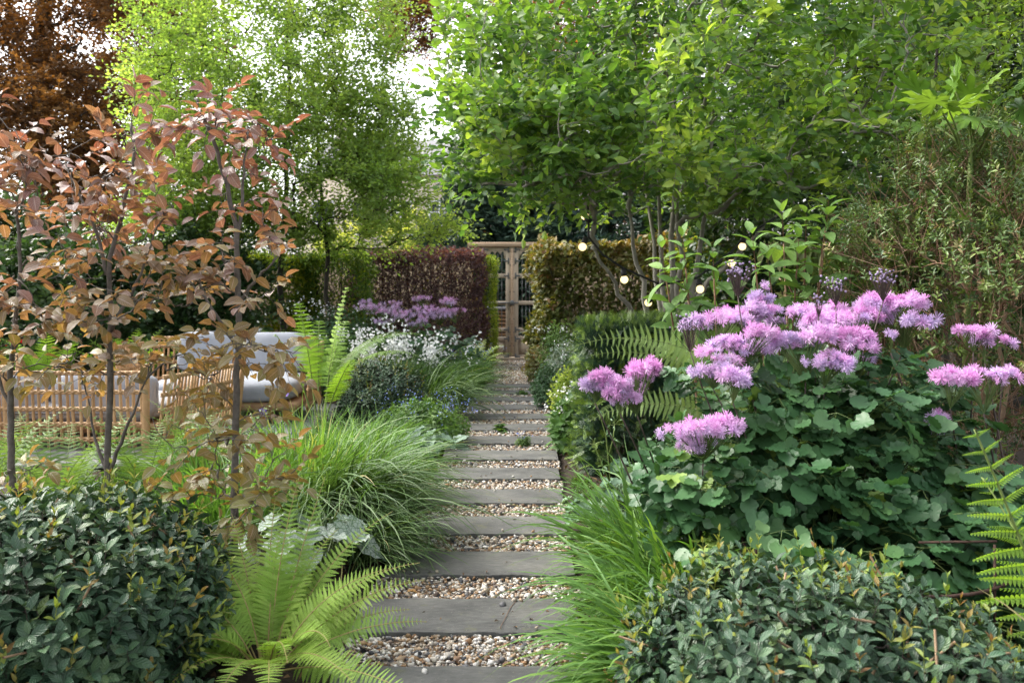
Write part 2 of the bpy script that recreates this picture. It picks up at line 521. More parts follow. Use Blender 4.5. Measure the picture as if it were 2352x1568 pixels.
def frond(mbl, mbs, rng, pts, wid, pairs=26, T=PINNA, start=.14, r=.5, rr=.004, fwd=.3, up=.15, prof=None, droop=0.0, roll=0.0):
    n = len(pts)
    tg = norm(np.gradient(pts, axis=0))
    hor = norm(np.stack([-tg[:, 1], tg[:, 0], 0 * tg[:, 0]], 1) + 1e-6)
    nm = np.cross(tg, hor)
    if roll:
        cr, sr = math.cos(roll), math.sin(roll)
        hor, nm = hor * cr + nm * sr, nm * cr - hor * sr
    tube(mbs, pts, rr * np.linspace(1, .25, n), 4, .5, cap=False)
    s = start + (1 - start) * (np.arange(pairs) + .5) / pairs
    x = s * (n - 1)
    i = np.minimum(x.astype(int), n - 2); f = (x - i)[:, None]
    q = (s - start) / (1 - start)
    ln = wid * (prof(q) if prof else np.minimum(1, .45 + q * 2.2) * np.clip(1 - q, 0, 1) ** .8 + .02)
    p = pts[i] * (1 - f) + pts[i + 1] * f
    t, h, m = tg[i], hor[i], nm[i]
    for sg in (-1, 1):
        d = h * sg + t * fwd + m * up + rng.normal(0, .06, (pairs, 3)) + A(0, 0, -droop)
        scatter(mbl, T, p, d, m + rng.normal(0, .12, (pairs, 3)), ln * rng.uniform(.92, 1.06, pairs), np.clip(r + rng.normal(0, .07, pairs), 0, 1))

def make_fern(name, label, cat, base, specs, mat, smat, group=None, T=PINNA, pairs=26, seed=0, wid=.12, rr=.004, r=.5, start=.14, droop=0.0, coil=0.0):
    """specs: list of (azimuth deg, length, start elevation deg, bend deg)"""
    rng = np.random.default_rng(seed)
    t = thing(name, label, cat, base, group)
    for (az, L, e0, bd, *ro) in specs:
        p0 = np.asarray(base) + A(math.cos(math.radians(az)) * .03, math.sin(math.radians(az)) * .03, .01)
        pts = rachis(p0, math.radians(az), L, math.radians(e0), math.radians(bd), sway=rng.normal(0, .25), coil=coil, n=40 if coil else 26)
        a, b = MB(), MB()
        frond(a, b, rng, pts, wid * (L / .6) ** .7, pairs, T, start, np.clip(r + rng.normal(0, .12), 0, 1), rr, droop=droop, roll=math.radians(ro[0]) if ro else 0.0)
        fo = a.build('frond', mat, t)
        b.build('stalk', smat, fo)
    return t

def grow(rng, trunks, tips, m=7, upb=.35, wig=.06, avoid_down=.8):
    """branches from trunk polylines out to the tips; returns list of (pts, radius-base)"""
    cap = sum(len(t) for t in trunks) + len(tips) * m + 8
    Pn = np.zeros((cap, 3)); Dn = np.zeros((cap, 3)); own = np.full(cap, -1, int)
    n = 0
    for t in trunks:
        t = np.asarray(t, float)
        Pn[n:n + len(t)] = t; Dn[n:n + len(t)] = norm(np.gradient(t, axis=0)); n += len(t)
    d0 = np.array([np.min(np.linalg.norm(Pn[:n] - q, axis=1)) for q in tips])
    paths, par = [], []
    for q in tips[np.argsort(d0)]:
        df = q - Pn[:n]
        dist = np.linalg.norm(df, axis=1)
        along = (df * Dn[:n]).sum(1) / np.maximum(dist, 1e-6)
        cost = dist * (1 + .45 * (along < .15) + avoid_down * np.maximum(0, -df[:, 2]) / np.maximum(dist, 1e-6))
        i = int(np.argmin(cost))
        a = Pn[i]; D = dist[i]
        c = a + Dn[i] * D * .3 + A(0, 0, 1) * D * upb * .3
        s = np.linspace(0, 1, m)[:, None]
        pts = a * (1 - s) ** 2 + 2 * c * s * (1 - s) + q * s ** 2
        pts[1:-1] += rng.normal(0, wig * D * .5, (m - 2, 3))
        Pn[n:n + m - 1] = pts[1:]; Dn[n:n + m - 1] = norm(np.gradient(pts, axis=0))[1:]
        own[n:n + m - 1] = len(paths); n += m - 1
        paths.append(pts); par.append(own[i])
    cnt = np.ones(len(paths))
    for k in range(len(paths) - 1, -1, -1):
        if par[k] >= 0: cnt[par[k]] += cnt[k]
    return paths, cnt

def branch_mesh(mb, paths, cnt, rt=.0025, ex=.45, sides=4, minc=0, rend=.4):
    Pp = np.array([p for p, c in zip(paths, cnt) if c > minc]); c = np.array([c for c in cnt if c > minc])
    if len(Pp) == 0: return
    r0 = rt * c ** ex
    m = Pp.shape[1]
    rad = r0[:, None] * np.linspace(1, rend, m)[None] + rt * .2
    tubes(mb, Pp, rad, sides, np.linspace(0, 1, len(Pp)))

def sprays(mbl, mbs, rng, paths, k, L, nl, T, ls, rfun, from_t=.45, up=.2, flat=.6, stem_r=.0012, side_amt=.9, droop=0.0, spread=1.0):
    """k twiglets from the outer part of each branch, each carrying nl alternate leaves"""
    Pp = np.array(paths)
    N, m, _ = Pp.shape
    tg = norm(np.gradient(Pp, axis=1))
    reps = N * k
    idx = np.repeat(np.arange(N), k)
    t = from_t + (1 - from_t) * rng.uniform(0, 1, reps) ** .7
    x = t * (m - 1); i = np.minimum(x.astype(int), m - 2); f = (x - i)[:, None]
    p = Pp[idx, i] * (1 - f) + Pp[idx, i + 1] * f
    d = norm(tg[idx, i] * .8 + rdir(rng, reps) * spread + A(0, 0, up))
    Lr = L * rng.uniform(.5, 1.2, reps)
    cl = rfun(p)
    if mbs is not None:
        ss = np.linspace(0, 1, 3)
        tubes(mbs, p[:, None] + d[:, None] * Lr[:, None, None] * ss[None, :, None] + A(0, 0, -droop) * (Lr[:, None, None] * ss[None, :, None] ** 2), np.array([1, .7, .4]) * stem_r, 3, rng.uniform(0, 1, reps))
    hz = norm(np.cross(d, A(0, 0, 1)) + rng.normal(0, .15, (reps, 3)))
    for j in range(nl):
        s = (j + 1) / nl
        sg = 1 if j % 2 else -1
        pos = p + d * (Lr * s)[:, None] + A(0, 0, -droop) * (Lr * s * s)[:, None]
        last = j == nl - 1
        dd = d * (1.0 if last else .55) + hz * sg * (0.05 if last else side_amt) + rng.normal(0, .25, (reps, 3)) + A(0, 0, -droop * .5)
        nn = A(0, 0, 1) * flat + rdir(rng, reps) * (1 - flat) * 1.3
        scatter(mbl, T, pos, dd, nn, ls * rng.uniform(.65, 1.15, reps), np.clip(cl + rng.normal(0, .13, reps), 0, 1))

def dome(rng, n, c, rad, ex=2.4, low=-.25):
    """points and outward normals on a rounded clipped bush"""
    v = rdir(rng, n * 3)
    v = v[v[:, 2] > low][:n]
    k = (np.abs(v) ** ex).sum(1) ** (-1 / ex)
    q = v * k[:, None]
    nrm = norm(np.sign(q) * np.abs(q) ** (ex - 1) / np.asarray(rad))
    return np.asarray(c) + q * np.asarray(rad), nrm

def boxsurf(rng, n, lo, hi, faces=('front', 'top', 'left', 'right'), rnd=.06):
    """points and normals on the sides of a clipped hedge"""
    lo, hi = np.asarray(lo, float), np.asarray(hi, float)
    s = hi - lo
    area = {'front': s[0] * s[2], 'back': s[0] * s[2], 'top': s[0] * s[1], 'left': s[1] * s[2], 'right': s[1] * s[2]}
    tot = sum(area[f] for f in faces)
    Ps, Ns = [], []
    for f in faces:
        k = int(n * area[f] / tot)
        q = lo + rng.uniform(0, 1, (k, 3)) * s
        nn = np.zeros((k, 3))
        if f == 'front': q[:, 1] = lo[1]; nn[:, 1] = -1
        if f == 'back': q[:, 1] = hi[1]; nn[:, 1] = 1
        if f == 'top': q[:, 2] = hi[2]; nn[:, 2] = 1
        if f == 'left': q[:, 0] = lo[0]; nn[:, 0] = -1
        if f == 'right': q[:, 0] = hi[0]; nn[:, 0] = 1
        Ps.append(q); Ns.append(nn)
    p, nn = np.concatenate(Ps), np.concatenate(Ns)
    p = p + (noise3(p, .9, 3) - .5)[:, None] * nn * rnd * 2.5
    return p, nn

# ------------------------------------------------------------------ material library
G = lambda r, g, b: (r, g, b)
M = {}
M['beech'] = leaf_mat('copper beech leaf', [(0, G(.19, .20, .05)), (.3, G(.21, .17, .065)), (.55, G(.21, .14, .095)), (.8, G(.2, .115, .105)), (1, G(.17, .072, .06))], .36, .36, .5, vein=.55, tint=(1.35, .85, .45), fine=22, vcol=(.48, .4, .38), gain=1.05)
M['beech_far'] = leaf_mat('far copper beech leaf', [(0, G(.055, .037, .023)), (.5, G(.125, .072, .032)), (1, G(.26, .155, .05))], .45, .5, .35, tint=(1.4, .95, .4))
M['snowy'] = leaf_mat('spring green leaf', [(0, G(.035, .085, .025)), (.35, G(.075, .155, .036)), (.7, G(.145, .24, .05)), (1, G(.27, .36, .075))], .45, .4, .4, vein=.2, tint=(1.2, 1.2, .42))
M['hornbeam'] = leaf_mat('light green leaf', [(0, G(.11, .19, .05)), (.5, G(.2, .3, .08)), (1, G(.31, .39, .12))], .6, .5, .3, tint=(1.25, 1.25, .5))
M['osman'] = leaf_mat('dark glossy leaf', [(0, G(.02, .045, .026)), (.45, G(.033, .068, .037)), (.75, G(.05, .092, .042)), (1, G(.085, .13, .042))], .12, .38, .35, vein=.3, fine=14)
M['osman_tip'] = leaf_mat('young shoot leaf', [(0, G(.13, .19, .035)), (.6, G(.19, .21, .045)), (.85, G(.2, .15, .05)), (1, G(.16, .09, .04))], .35, .4, .35, vein=.25)
M['fern'] = leaf_mat('fern frond', [(0, G(.09, .17, .03)), (.5, G(.15, .26, .04)), (1, G(.24, .35, .07))], .4, .55, .25, tint=(1.15, 1.15, .4))
M['fern_dark'] = leaf_mat('deep fern frond', [(0, G(.05, .1, .03)), (.5, G(.09, .16, .045)), (1, G(.15, .22, .07))], .35, .55, .25)
M['fern_pale'] = leaf_mat('pale fern frond', [(0, G(.16, .24, .08)), (.5, G(.25, .34, .1)), (1, G(.35, .42, .15))], .4, .55, .25)
M['fern_dry'] = leaf_mat('withered frond', [(0, G(.12, .06, .02)), (.5, G(.25, .13, .05)), (1, G(.36, .22, .1))], .2, .7, .15)
M['grass'] = leaf_mat('fresh grass blade', [(0, G(.04, .095, .022)), (.5, G(.08, .17, .036)), (.9, G(.15, .25, .055)), (1, G(.28, .27, .1))], .38, .5, .28)
M['sedge'] = leaf_mat('grey green blade', [(0, G(.035, .075, .024)), (.5, G(.062, .118, .036)), (.9, G(.11, .17, .055)), (1, G(.25, .22, .1))], .3, .5, .3)
M['straplf'] = leaf_mat('strap leaf', [(0, G(.03, .07, .03)), (.5, G(.06, .12, .04)), (1, G(.12, .18, .07))], .3, .4, .45)
M['rue'] = leaf_mat('blue green meadow rue leaf', [(0, G(.024, .068, .028)), (.5, G(.04, .10, .038)), (.85, G(.07, .145, .05)), (1, G(.18, .27, .06))], .28, .4, .35, net=.1, vcol=(.08, .16, .065))
M['colum'] = leaf_mat('grey green columbine leaf', [(0, G(.06, .11, .07)), (.5, G(.1, .17, .11)), (1, G(.15, .23, .13))], .25, .55, .25)
M['silver'] = leaf_mat('silver leaf with green veins', [(0, G(.19, .25, .21)), (.5, G(.27, .33, .29)), (1, G(.36, .41, .37))], .15, .6, .2, net=.85, vcol=(.05, .11, .05), gain=1.0)
M['silver_dk'] = leaf_mat('silver green leaf', [(0, G(.07, .12, .09)), (.5, G(.12, .18, .14)), (1, G(.18, .24, .2))], .15, .6, .2, net=.7, vcol=(.035, .08, .04), gain=1.0)
M['herb'] = leaf_mat('mid green herb leaf', [(0, G(.03, .075, .02)), (.5, G(.06, .125, .03)), (1, G(.12, .2, .05))], .35, .5, .3)
M['hydr'] = leaf_mat('light green opposite leaf', [(0, G(.07, .14, .04)), (.5, G(.11, .2, .055)), (1, G(.17, .27, .07))], .35, .5, .3, vein=.22)
M['yew'] = leaf_mat('yew needle', [(0, G(.014, .036, .021)), (.6, G(.03, .066, .033)), (.86, G(.05, .095, .035)), (1, G(.2, .3, .04))], .12, .45, .35)
M['gold'] = leaf_mat('golden yew needle', [(0, G(.06, .12, .02)), (.5, G(.17, .24, .02)), (1, G(.38, .4, .03))], .35, .5, .3)
M['yelhedge'] = leaf_mat('yellow green hedge leaf', [(0, G(.035, .08, .015)), (.5, G(.1, .16, .02)), (1, G(.35, .36, .02))], .4, .5, .3)
M['purple'] = leaf_mat('purple hedge leaf', [(0, G(.05, .035, .04)), (.45, G(.10, .062, .068)), (.8, G(.17, .115, .11)), (.93, G(.2, .085, .05)), (1, G(.28, .27, .05))], .25, .55, .2, tint=(1.5, .8, .5))
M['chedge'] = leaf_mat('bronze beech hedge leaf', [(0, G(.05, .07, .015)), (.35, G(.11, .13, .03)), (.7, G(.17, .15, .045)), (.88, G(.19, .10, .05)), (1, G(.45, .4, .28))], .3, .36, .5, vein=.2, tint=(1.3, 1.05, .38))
M['twiggy'] = leaf_mat('small olive leaf', [(0, G(.04, .08, .03)), (.5, G(.075, .125, .03)), (.85, G(.13, .18, .04)), (1, G(.28, .2, .11))], .25, .4, .4)
M['ever'] = leaf_mat('dark evergreen leaf', [(0, G(.012, .03, .012)), (.5, G(.026, .058, .018)), (1, G(.06, .1, .03))], .3, .4, .4)
M['conifer'] = leaf_mat('blue green conifer spray', [(0, G(.015, .035, .03)), (.5, G(.03, .06, .045)), (1, G(.06, .1, .06))], .2, .5, .3)
M['fatsia'] = leaf_mat('bright aralia leaf', [(0, G(.06, .13, .022)), (.5, G(.095, .18, .03)), (1, G(.15, .24, .045))], .4, .3, .5)
M['fatsia_dk'] = leaf_mat('dark aralia leaf', [(0, G(.02, .05, .03)), (.6, G(.04, .09, .04)), (1, G(.09, .16, .05))], .25, .28, .5)
M['wist'] = leaf_mat('drooping young wisteria leaf', [(0, G(.1, .14, .04)), (.5, G(.17, .2, .08)), (1, G(.26, .28, .14))], .4, .45, .3)
M['vine'] = leaf_mat('fine yellow green leaf', [(0, G(.06, .12, .02)), (.5, G(.12, .2, .03)), (1, G(.2, .28, .05))], .45, .4, .4)
M['euon'] = leaf_mat('yellow variegated leaf', [(0, G(.1, .18, .03)), (.5, G(.22, .3, .06)), (1, G(.38, .42, .12))], .35, .5, .3)
M['pitto'] = leaf_mat('deep green small leaf', [(0, G(.025, .06, .025)), (.5, G(.045, .1, .045)), (1, G(.08, .15, .07))], .25, .4, .4)
M['grey'] = leaf_mat('grey white felted leaf', [(0, G(.15, .2, .16)), (.5, G(.25, .3, .25)), (1, G(.45, .46, .4))], .2, .8, .1)
M['pale_tree'] = leaf_mat('pale yellow leaf', [(0, G(.2, .26, .05)), (.5, G(.32, .36, .08)), (1, G(.45, .45, .15))], .5, .5, .3)
M['pink'] = leaf_mat('mauve stamen', [(0, G(.5, .4, .62)), (.35, G(.62, .47, .7)), (.65, G(.7, .46, .71)), (1, G(.66, .33, .62))], .25, .6, .2, tint=(1.05, 1., 1.05), gain=1.0)
M['bud'] = leaf_mat('dark mauve bud', [(0, G(.13, .1, .17)), (1, G(.3, .24, .36))], .1, .6, .2)
M['white'] = leaf_mat('white petal', [(0, G(.7, .72, .72)), (1, G(.82, .82, .8))], .3, .6, .2, tint=(1, 1, 1), gain=1.0)
M['blue'] = leaf_mat('small blue flower', [(0, G(.16, .22, .6)), (1, G(.3, .36, .75))], .2, .6, .2, tint=(1, 1, 1), gain=1.0)
M['violet'] = leaf_mat('violet flower', [(0, G(.1, .07, .3)), (1, G(.2, .13, .4))], .2, .6, .2, tint=(1, 1, 1), gain=1.0)
M['red'] = leaf_mat('red flower', [(0, G(.55, .02, .01)), (1, G(.7, .04, .02))], .2, .5, .2, tint=(1, 1, 1), gain=1.0)
M['stem'] = rough_mat('green stem', [(.3, G(.06, .1, .03)), (.7, G(.12, .17, .05))], 20, rough=.55)
M['stem_dark'] = rough_mat('purple brown stem', [(.3, G(.05, .035, .035)), (.7, G(.1, .07, .06))], 20, rough=.6)
M['fstalk'] = rough_mat('fern stalk', [(.3, G(.2, .14, .06)), (.7, G(.26, .24, .08))], 20, rough=.6)
M['gstalk'] = rough_mat('green fern stalk', [(.3, G(.1, .15, .04)), (.7, G(.17, .22, .06))], 20, rough=.6)
M['bark'] = rough_mat('grey brown beech bark', [(.3, G(.07, .06, .05)), (.6, G(.13, .115, .1)), (.8, G(.2, .19, .17))], 30, rough=.8, bump=.4, bscale=120)
M['bark_grey'] = rough_mat('pale grey bark', [(.25, G(.13, .125, .105)), (.6, G(.26, .245, .21)), (.85, G(.36, .345, .3))], 22, rough=.8, bump=.4, bscale=70, stretch=(1, 1, .4))
M['bark_dark'] = rough_mat('dark bark', [(.3, G(.025, .022, .018)), (.7, G(.07, .06, .05))], 15, rough=.9, bump=.5)
M['twig'] = rough_mat('tan brown twig', [(.2, G(.12, .065, .04)), (.6, G(.27, .16, .10)), (.9, G(.42, .31, .22))], 30, rough=.8, rnd_mix=.6)
M['ptwig'] = rough_mat('pale pruned twig', [(.2, G(.18, .11, .06)), (.8, G(.35, .25, .16))], 30, rough=.75)
M['soil'] = rough_mat('dark bed soil', [(.3, G(.012, .009, .006)), (.55, G(.027, .019, .013)), (.8, G(.05, .036, .025))], 14, rough=.95, bump=.9, bscale=40)
M['slab'] = rough_mat('grey sandstone', [(.25, G(.04, .04, .037)), (.42, G(.08, .08, .074)), (.58, G(.108, .105, .094)), (.7, G(.145, .138, .115)), (.85, G(.2, .19, .16))], 9, 14, rough=.72, bump=.45, bscale=110, rnd_mix=.15, spec=.3)
def slab_mat():
    m, N, L = new_mat('weathered sandstone')
    o = N.new("ShaderNodeOutputMaterial"); p = N.new("ShaderNodeBsdfPrincipled")
    tc = N.new("ShaderNodeTexCoord")
    def noise(sc, det, stretch=(1, 1, 1), ro=.6):
        mp = N.new("ShaderNodeMapping"); mp.inputs['Scale'].default_value = stretch; L.new(tc.outputs['Object'], mp.inputs[0])
        q = N.new("ShaderNodeTexNoise"); q.inputs['Scale'].default_value = sc; q.inputs['Detail'].default_value = det; q.inputs['Roughness'].default_value = ro
        L.new(mp.outputs[0], q.inputs['Vector']); return q.outputs[0]
    big = noise(3.2, 5, (1, 1.5, 1)); grain = noise(55, 8, (.35, 1, 1), .75); speck = noise(130, 3); lich = noise(16, 4)
    base = ramp_node(N, [(.3, G(.04, .041, .04)), (.5, G(.07, .071, .068)), (.7, G(.102, .10, .09))]); L.new(big, base.inputs[0])
    gr = N.new("ShaderNodeMapRange"); gr.inputs[1].default_value = .3; gr.inputs[2].default_value = .7; gr.inputs[3].default_value = .6; gr.inputs[4].default_value = 1.45; L.new(grain, gr.inputs[0])
    m1 = N.new("ShaderNodeMix"); m1.data_type = 'RGBA'; m1.blend_type = 'MULTIPLY'; m1.inputs['Factor'].default_value = 1
    L.new(base.outputs[0], m1.inputs['A']); L.new(gr.outputs[0], m1.inputs['B'])
    sp = N.new("ShaderNodeMapRange"); sp.inputs[1].default_value = .64; sp.inputs[2].default_value = .7; sp.inputs[4].default_value = .7; L.new(speck, sp.inputs[0])
    m2 = N.new("ShaderNodeMix"); m2.data_type = 'RGBA'; m2.inputs['B'].default_value = (.18, .172, .14, 1); L.new(sp.outputs[0], m2.inputs['Factor']); L.new(m1.outputs['Result'], m2.inputs['A'])
    lc = N.new("ShaderNodeMapRange"); lc.inputs[1].default_value = .6; lc.inputs[2].default_value = .68; lc.inputs[4].default_value = .45; L.new(lich, lc.inputs[0])
    m3 = N.new("ShaderNodeMix"); m3.data_type = 'RGBA'; m3.inputs['B'].default_value = (.10, .105, .05, 1); L.new(lc.outputs[0], m3.inputs['Factor']); L.new(m2.outputs['Result'], m3.inputs['A'])
    at = N.new("ShaderNodeAttribute"); at.attribute_name = 'rnd'
    mr = N.new("ShaderNodeMapRange"); mr.inputs[3].default_value = .82; mr.inputs[4].default_value = 1.22; L.new(at.outputs['Fac'], mr.inputs[0])
    m4 = N.new("ShaderNodeMix"); m4.data_type = 'RGBA'; m4.blend_type = 'MULTIPLY'; m4.inputs['Factor'].default_value = 1; L.new(m3.outputs['Result'], m4.inputs['A']); L.new(mr.outputs[0], m4.inputs['B'])
    L.new(m4.outputs['Result'], p.inputs['Base Color'])
    bp = N.new("ShaderNodeBump"); bp.inputs['Strength'].default_value = .5; bp.inputs['Distance'].default_value = .006; L.new(grain, bp.inputs['Height']); L.new(bp.outputs[0], p.inputs['Normal'])
    p.inputs['Roughness'].default_value = .7; p.inputs['Specular IOR Level'].default_value = .3
    L.new(p.outputs[0], o.inputs[0]); return m
M['slab'] = slab_mat()
M['patio'] = rough_mat('grey paving', [(.3, G(.2, .2, .2)), (.7, G(.3, .3, .29))], 5, rough=.8, bump=.2, stretch=(.4, 4, 1))
M['oak'] = rough_mat('weathered oak', [(.2, G(.3, .235, .17)), (.5, G(.46, .375, .285)), (.8, G(.6, .51, .41))], 5, 8, rough=.8, bump=.3, bscale=20, stretch=(9, 9, .8), rnd_mix=.35)
M['oakh'] = rough_mat('sawn oak beam', [(.2, G(.3, .2, .13)), (.5, G(.45, .32, .22)), (.8, G(.58, .44, .33))], 5, 8, rough=.8, bump=.3, bscale=20, stretch=(.8, 9, 9))
M['iron'] = rough_mat('grey iron', [(.3, G(.1, .105, .11)), (.7, G(.22, .225, .23))], 30, rough=.5, spec=.5, metallic=.5)
M['rust'] = rough_mat('rusty iron rod', [(.3, G(.025, .016, .014)), (.7, G(.07, .038, .028))], 60, rough=.85, bump=.5)
M['rattan'] = rough_mat('tan rattan', [(.2, G(.27, .15, .065)), (.55, G(.42, .255, .12)), (.85, G(.55, .37, .2))], 18, rough=.5, spec=.45, rnd_mix=.4)
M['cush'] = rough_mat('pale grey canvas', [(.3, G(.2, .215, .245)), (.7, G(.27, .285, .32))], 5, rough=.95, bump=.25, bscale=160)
M['cush_dk'] = rough_mat('plain grey canvas', [(.3, G(.2, .2, .21)), (.7, G(.27, .27, .28))], 8, rough=.95, bump=.12, bscale=300)  # seat cushion grey, a little darker and less blue than the pale canvas
M['teak'] = rough_mat('brown teak', [(.3, G(.17, .09, .045)), (.7, G(.3, .18, .1))], 6, rough=.6, stretch=(1, 9, 9))
M['fencew'] = rough_mat('pale fence wood', [(.3, G(.3, .22, .14)), (.7, G(.45, .35, .25))], 5, rough=.85, stretch=(6, 6, .6))
M['stonewall'] = rough_mat('pale house stone', [(.3, G(.4, .34, .27)), (.7, G(.56, .5, .42))], 3, rough=.9)
M['slate'] = rough_mat('grey slate', [(.3, G(.12, .12, .13)), (.7, G(.2, .2, .21))], 5, rough=.7)
M['paintw'] = rough_mat('white painted wood', [(.3, G(.72, .72, .7)), (.7, G(.8, .8, .78))], 5, rough=.5)
M['black'] = rough_mat('black rubber', [(.3, G(.012, .012, .012)), (.7, G(.025, .025, .025))], 20, rough=.5)

def glass_mat():
    m, N, L = new_mat('dark window glass')
    o = N.new("ShaderNodeOutputMaterial"); p = N.new("ShaderNodeBsdfPrincipled")
    p.inputs['Base Color'].default_value = (.03, .035, .04, 1); p.inputs['Roughness'].default_value = .08
    L.new(p.outputs[0], o.inputs[0]); return m
M['glass'] = glass_mat()

def bulb_mat():
    m, N, L = new_mat('lit globe')
    o = N.new("ShaderNodeOutputMaterial"); e = N.new("ShaderNodeEmission")
    e.inputs['Color'].default_value = (1.0, .76, .34, 1); e.inputs['Strength'].default_value = .62
    L.new(e.outputs[0], o.inputs[0]); return m
M['bulb'] = bulb_mat()

def stone_mat(name, scatter_scale=0.0):
    m, N, L = new_mat(name)
    o = N.new("ShaderNodeOutputMaterial"); p = N.new("ShaderNodeBsdfPrincipled")
    stops = [(0, G(.04, .042, .05)), (.16, G(.11, .11, .115)), (.27, G(.2, .105, .045)), (.42, G(.29, .19, .10)), (.56, G(.33, .28, .22)), (.72, G(.40, .36, .30)), (.86, G(.5, .48, .44)), (1, G(.62, .6, .57))]
    rp = ramp_node(N, stops)
    tc = N.new("ShaderNodeTexCoord")
    if scatter_scale:
        vo = N.new("ShaderNodeTexVoronoi"); vo.inputs['Scale'].default_value = scatter_scale
        L.new(tc.outputs['Object'], vo.inputs['Vector'])
        sp = N.new("ShaderNodeSeparateXYZ"); L.new(vo.outputs['Color'], sp.inputs[0]); L.new(sp.outputs[0], rp.inputs[0])
        bp = N.new("ShaderNodeBump"); bp.inputs['Strength'].default_value = 1; bp.inputs['Distance'].default_value = .01; bp.invert = True
        L.new(vo.outputs['Distance'], bp.inputs['Height']); L.new(bp.outputs[0], p.inputs['Normal'])
        L.new(rp.outputs[0], p.inputs['Base Color'])
    else:
        at = N.new("ShaderNodeAttribute"); at.attribute_name = "rnd"; L.new(at.outputs['Fac'], rp.inputs[0])
        nz = N.new("ShaderNodeTexNoise"); nz.inputs['Scale'].default_value = 60; nz.inputs['Detail'].default_value = 4; L.new(tc.outputs['Object'], nz.inputs['Vector'])
        mr = N.new("ShaderNodeMapRange"); mr.inputs[1].default_value = .3; mr.inputs[2].default_value = .7; mr.inputs[3].default_value = .65; mr.inputs[4].default_value = 1.2; L.new(nz.outputs[0], mr.inputs[0])
        mv = N.new("ShaderNodeMix"); mv.data_type = 'RGBA'; mv.blend_type = 'MULTIPLY'; mv.inputs['Factor'].default_value = 1
        L.new(rp.outputs[0], mv.inputs['A']); L.new(mr.outputs[0], mv.inputs['B']); L.new(mv.outputs['Result'], p.inputs['Base Color'])
    p.inputs['Roughness'].default_value = .75
    L.new(p.outputs[0], o.inputs[0]); return m
M['pebble'] = stone_mat('flint pebble')
M['gravelbed'] = stone_mat('fine gravel bed', 55.0)

# ------------------------------------------------------------------ ground, path, slabs
rng = np.random.default_rng(11)
def sheet(name, x0, x1, y0, y1, nx, ny, mat, zf, kind='structure'):
    X, Y = np.meshgrid(np.linspace(x0, x1, nx + 1), np.linspace(y0, y1, ny + 1))
    V = np.stack([X.ravel(), Y.ravel(), zf(X, Y).ravel()], 1)
    i, j = np.meshgrid(np.arange(nx), np.arange(ny))
    b = (j * (nx + 1) + i).ravel()
    mb = MB(); mb.add(V, np.stack([b, b + 1, b + nx + 2, b + nx + 1], 1))
    return tag(mb.build(name, mat), kind=kind)
path_c = lambda y: -.17 + .022 * (y - 3.6)
def soil_z(X, Y):
    d = np.abs(X - path_c(Y)) - .47
    return np.where(Y < 16.5, np.clip(d * .35, -.05, .05), 0.0) + .012 * np.sin(X * 7.1 + Y * 3) * (d > .05) - .02 * (d <= .05) - .01
sheet('ground', -7, 7, -.5, 16.2, 140, 160, M['soil'], soil_z)
sheet('far_ground', -400, 400, -300, 700, 8, 8, M['soil'], lambda X, Y: X * 0 - .12)
# gravel strip in the beds' gap, stones on top of it
mb = MB()
ys = np.linspace(1.2, 15.7, 60)
hw = np.where(ys < 11.6, .45, .45 + np.clip((ys - 11.6) * .25, 0, .18))
V = np.concatenate([np.stack([path_c(ys) - hw, ys, ys * 0], 1), np.stack([path_c(ys) + hw, ys, ys * 0], 1)])
n = len(ys)
mb.add(V, [[i, n + i, n + i + 1, i + 1] for i in range(n - 1)])
tag(mb.build('gravel_path', M['gravelbed']), kind='structure')

ico_v = []
ph = (1 + 5 ** .5) / 2
for a, b in ((-1, ph), (1, ph), (-1, -ph), (1, -ph)): ico_v.append([a, b, 0])
for a, b in ((-1, ph), (1, ph), (-1, -ph), (1, -ph)): ico_v.append([0, a, b])
for a, b in ((ph, -1), (ph, 1), (-ph, -1), (-ph, 1)): ico_v.append([a, 0, b])
ico_v = norm(np.array(ico_v, float))
ico_f = np.array([[0, 11, 5], [0, 5, 1], [0, 1, 7], [0, 7, 10], [0, 10, 11], [1, 5, 9], [5, 11, 4], [11, 10, 2], [10, 7, 6], [7, 1, 8],
                  [3, 9, 4], [3, 4, 2], [3, 2, 6], [3, 6, 8], [3, 8, 9], [4, 9, 5], [2, 4, 11], [6, 2, 10], [8, 6, 7], [9, 8, 1]])

SLABY = [3.42 + .672 * (k - 1) for k in range(0, 14)]
SLABD = .365
mb = MB()
Ns = 46000
y = 2.2 + 13.4 * rng.uniform(0, 1, Ns) ** 1.25
keep = np.ones(Ns, bool)
on_slab = np.zeros(Ns, bool)
for k in SLABY: on_slab |= (y > k + .015) & (y < k + SLABD - .012)
edge = np.zeros(Ns, bool)
for k in SLABY: edge |= (np.abs(y - k) < .05) | (np.abs(y - k - SLABD) < .06)
keep = ~on_slab | (on_slab & (rng.uniform(0, 1, Ns) < np.where(edge, .014, .0012)))
y = y[keep]; zoff = np.where(on_slab[keep], .036, 0.0); Ns = len(y)
hwid = np.where(y < 11.6, .47, .47 + np.clip((y - 11.6) * .25, 0, .18))
x = path_c(y) + rng.uniform(-1, 1, Ns) * hwid
sz = rng.lognormal(math.log(.0093), .3, Ns).clip(.005, .021) * (1 + .3 * (y > 8))
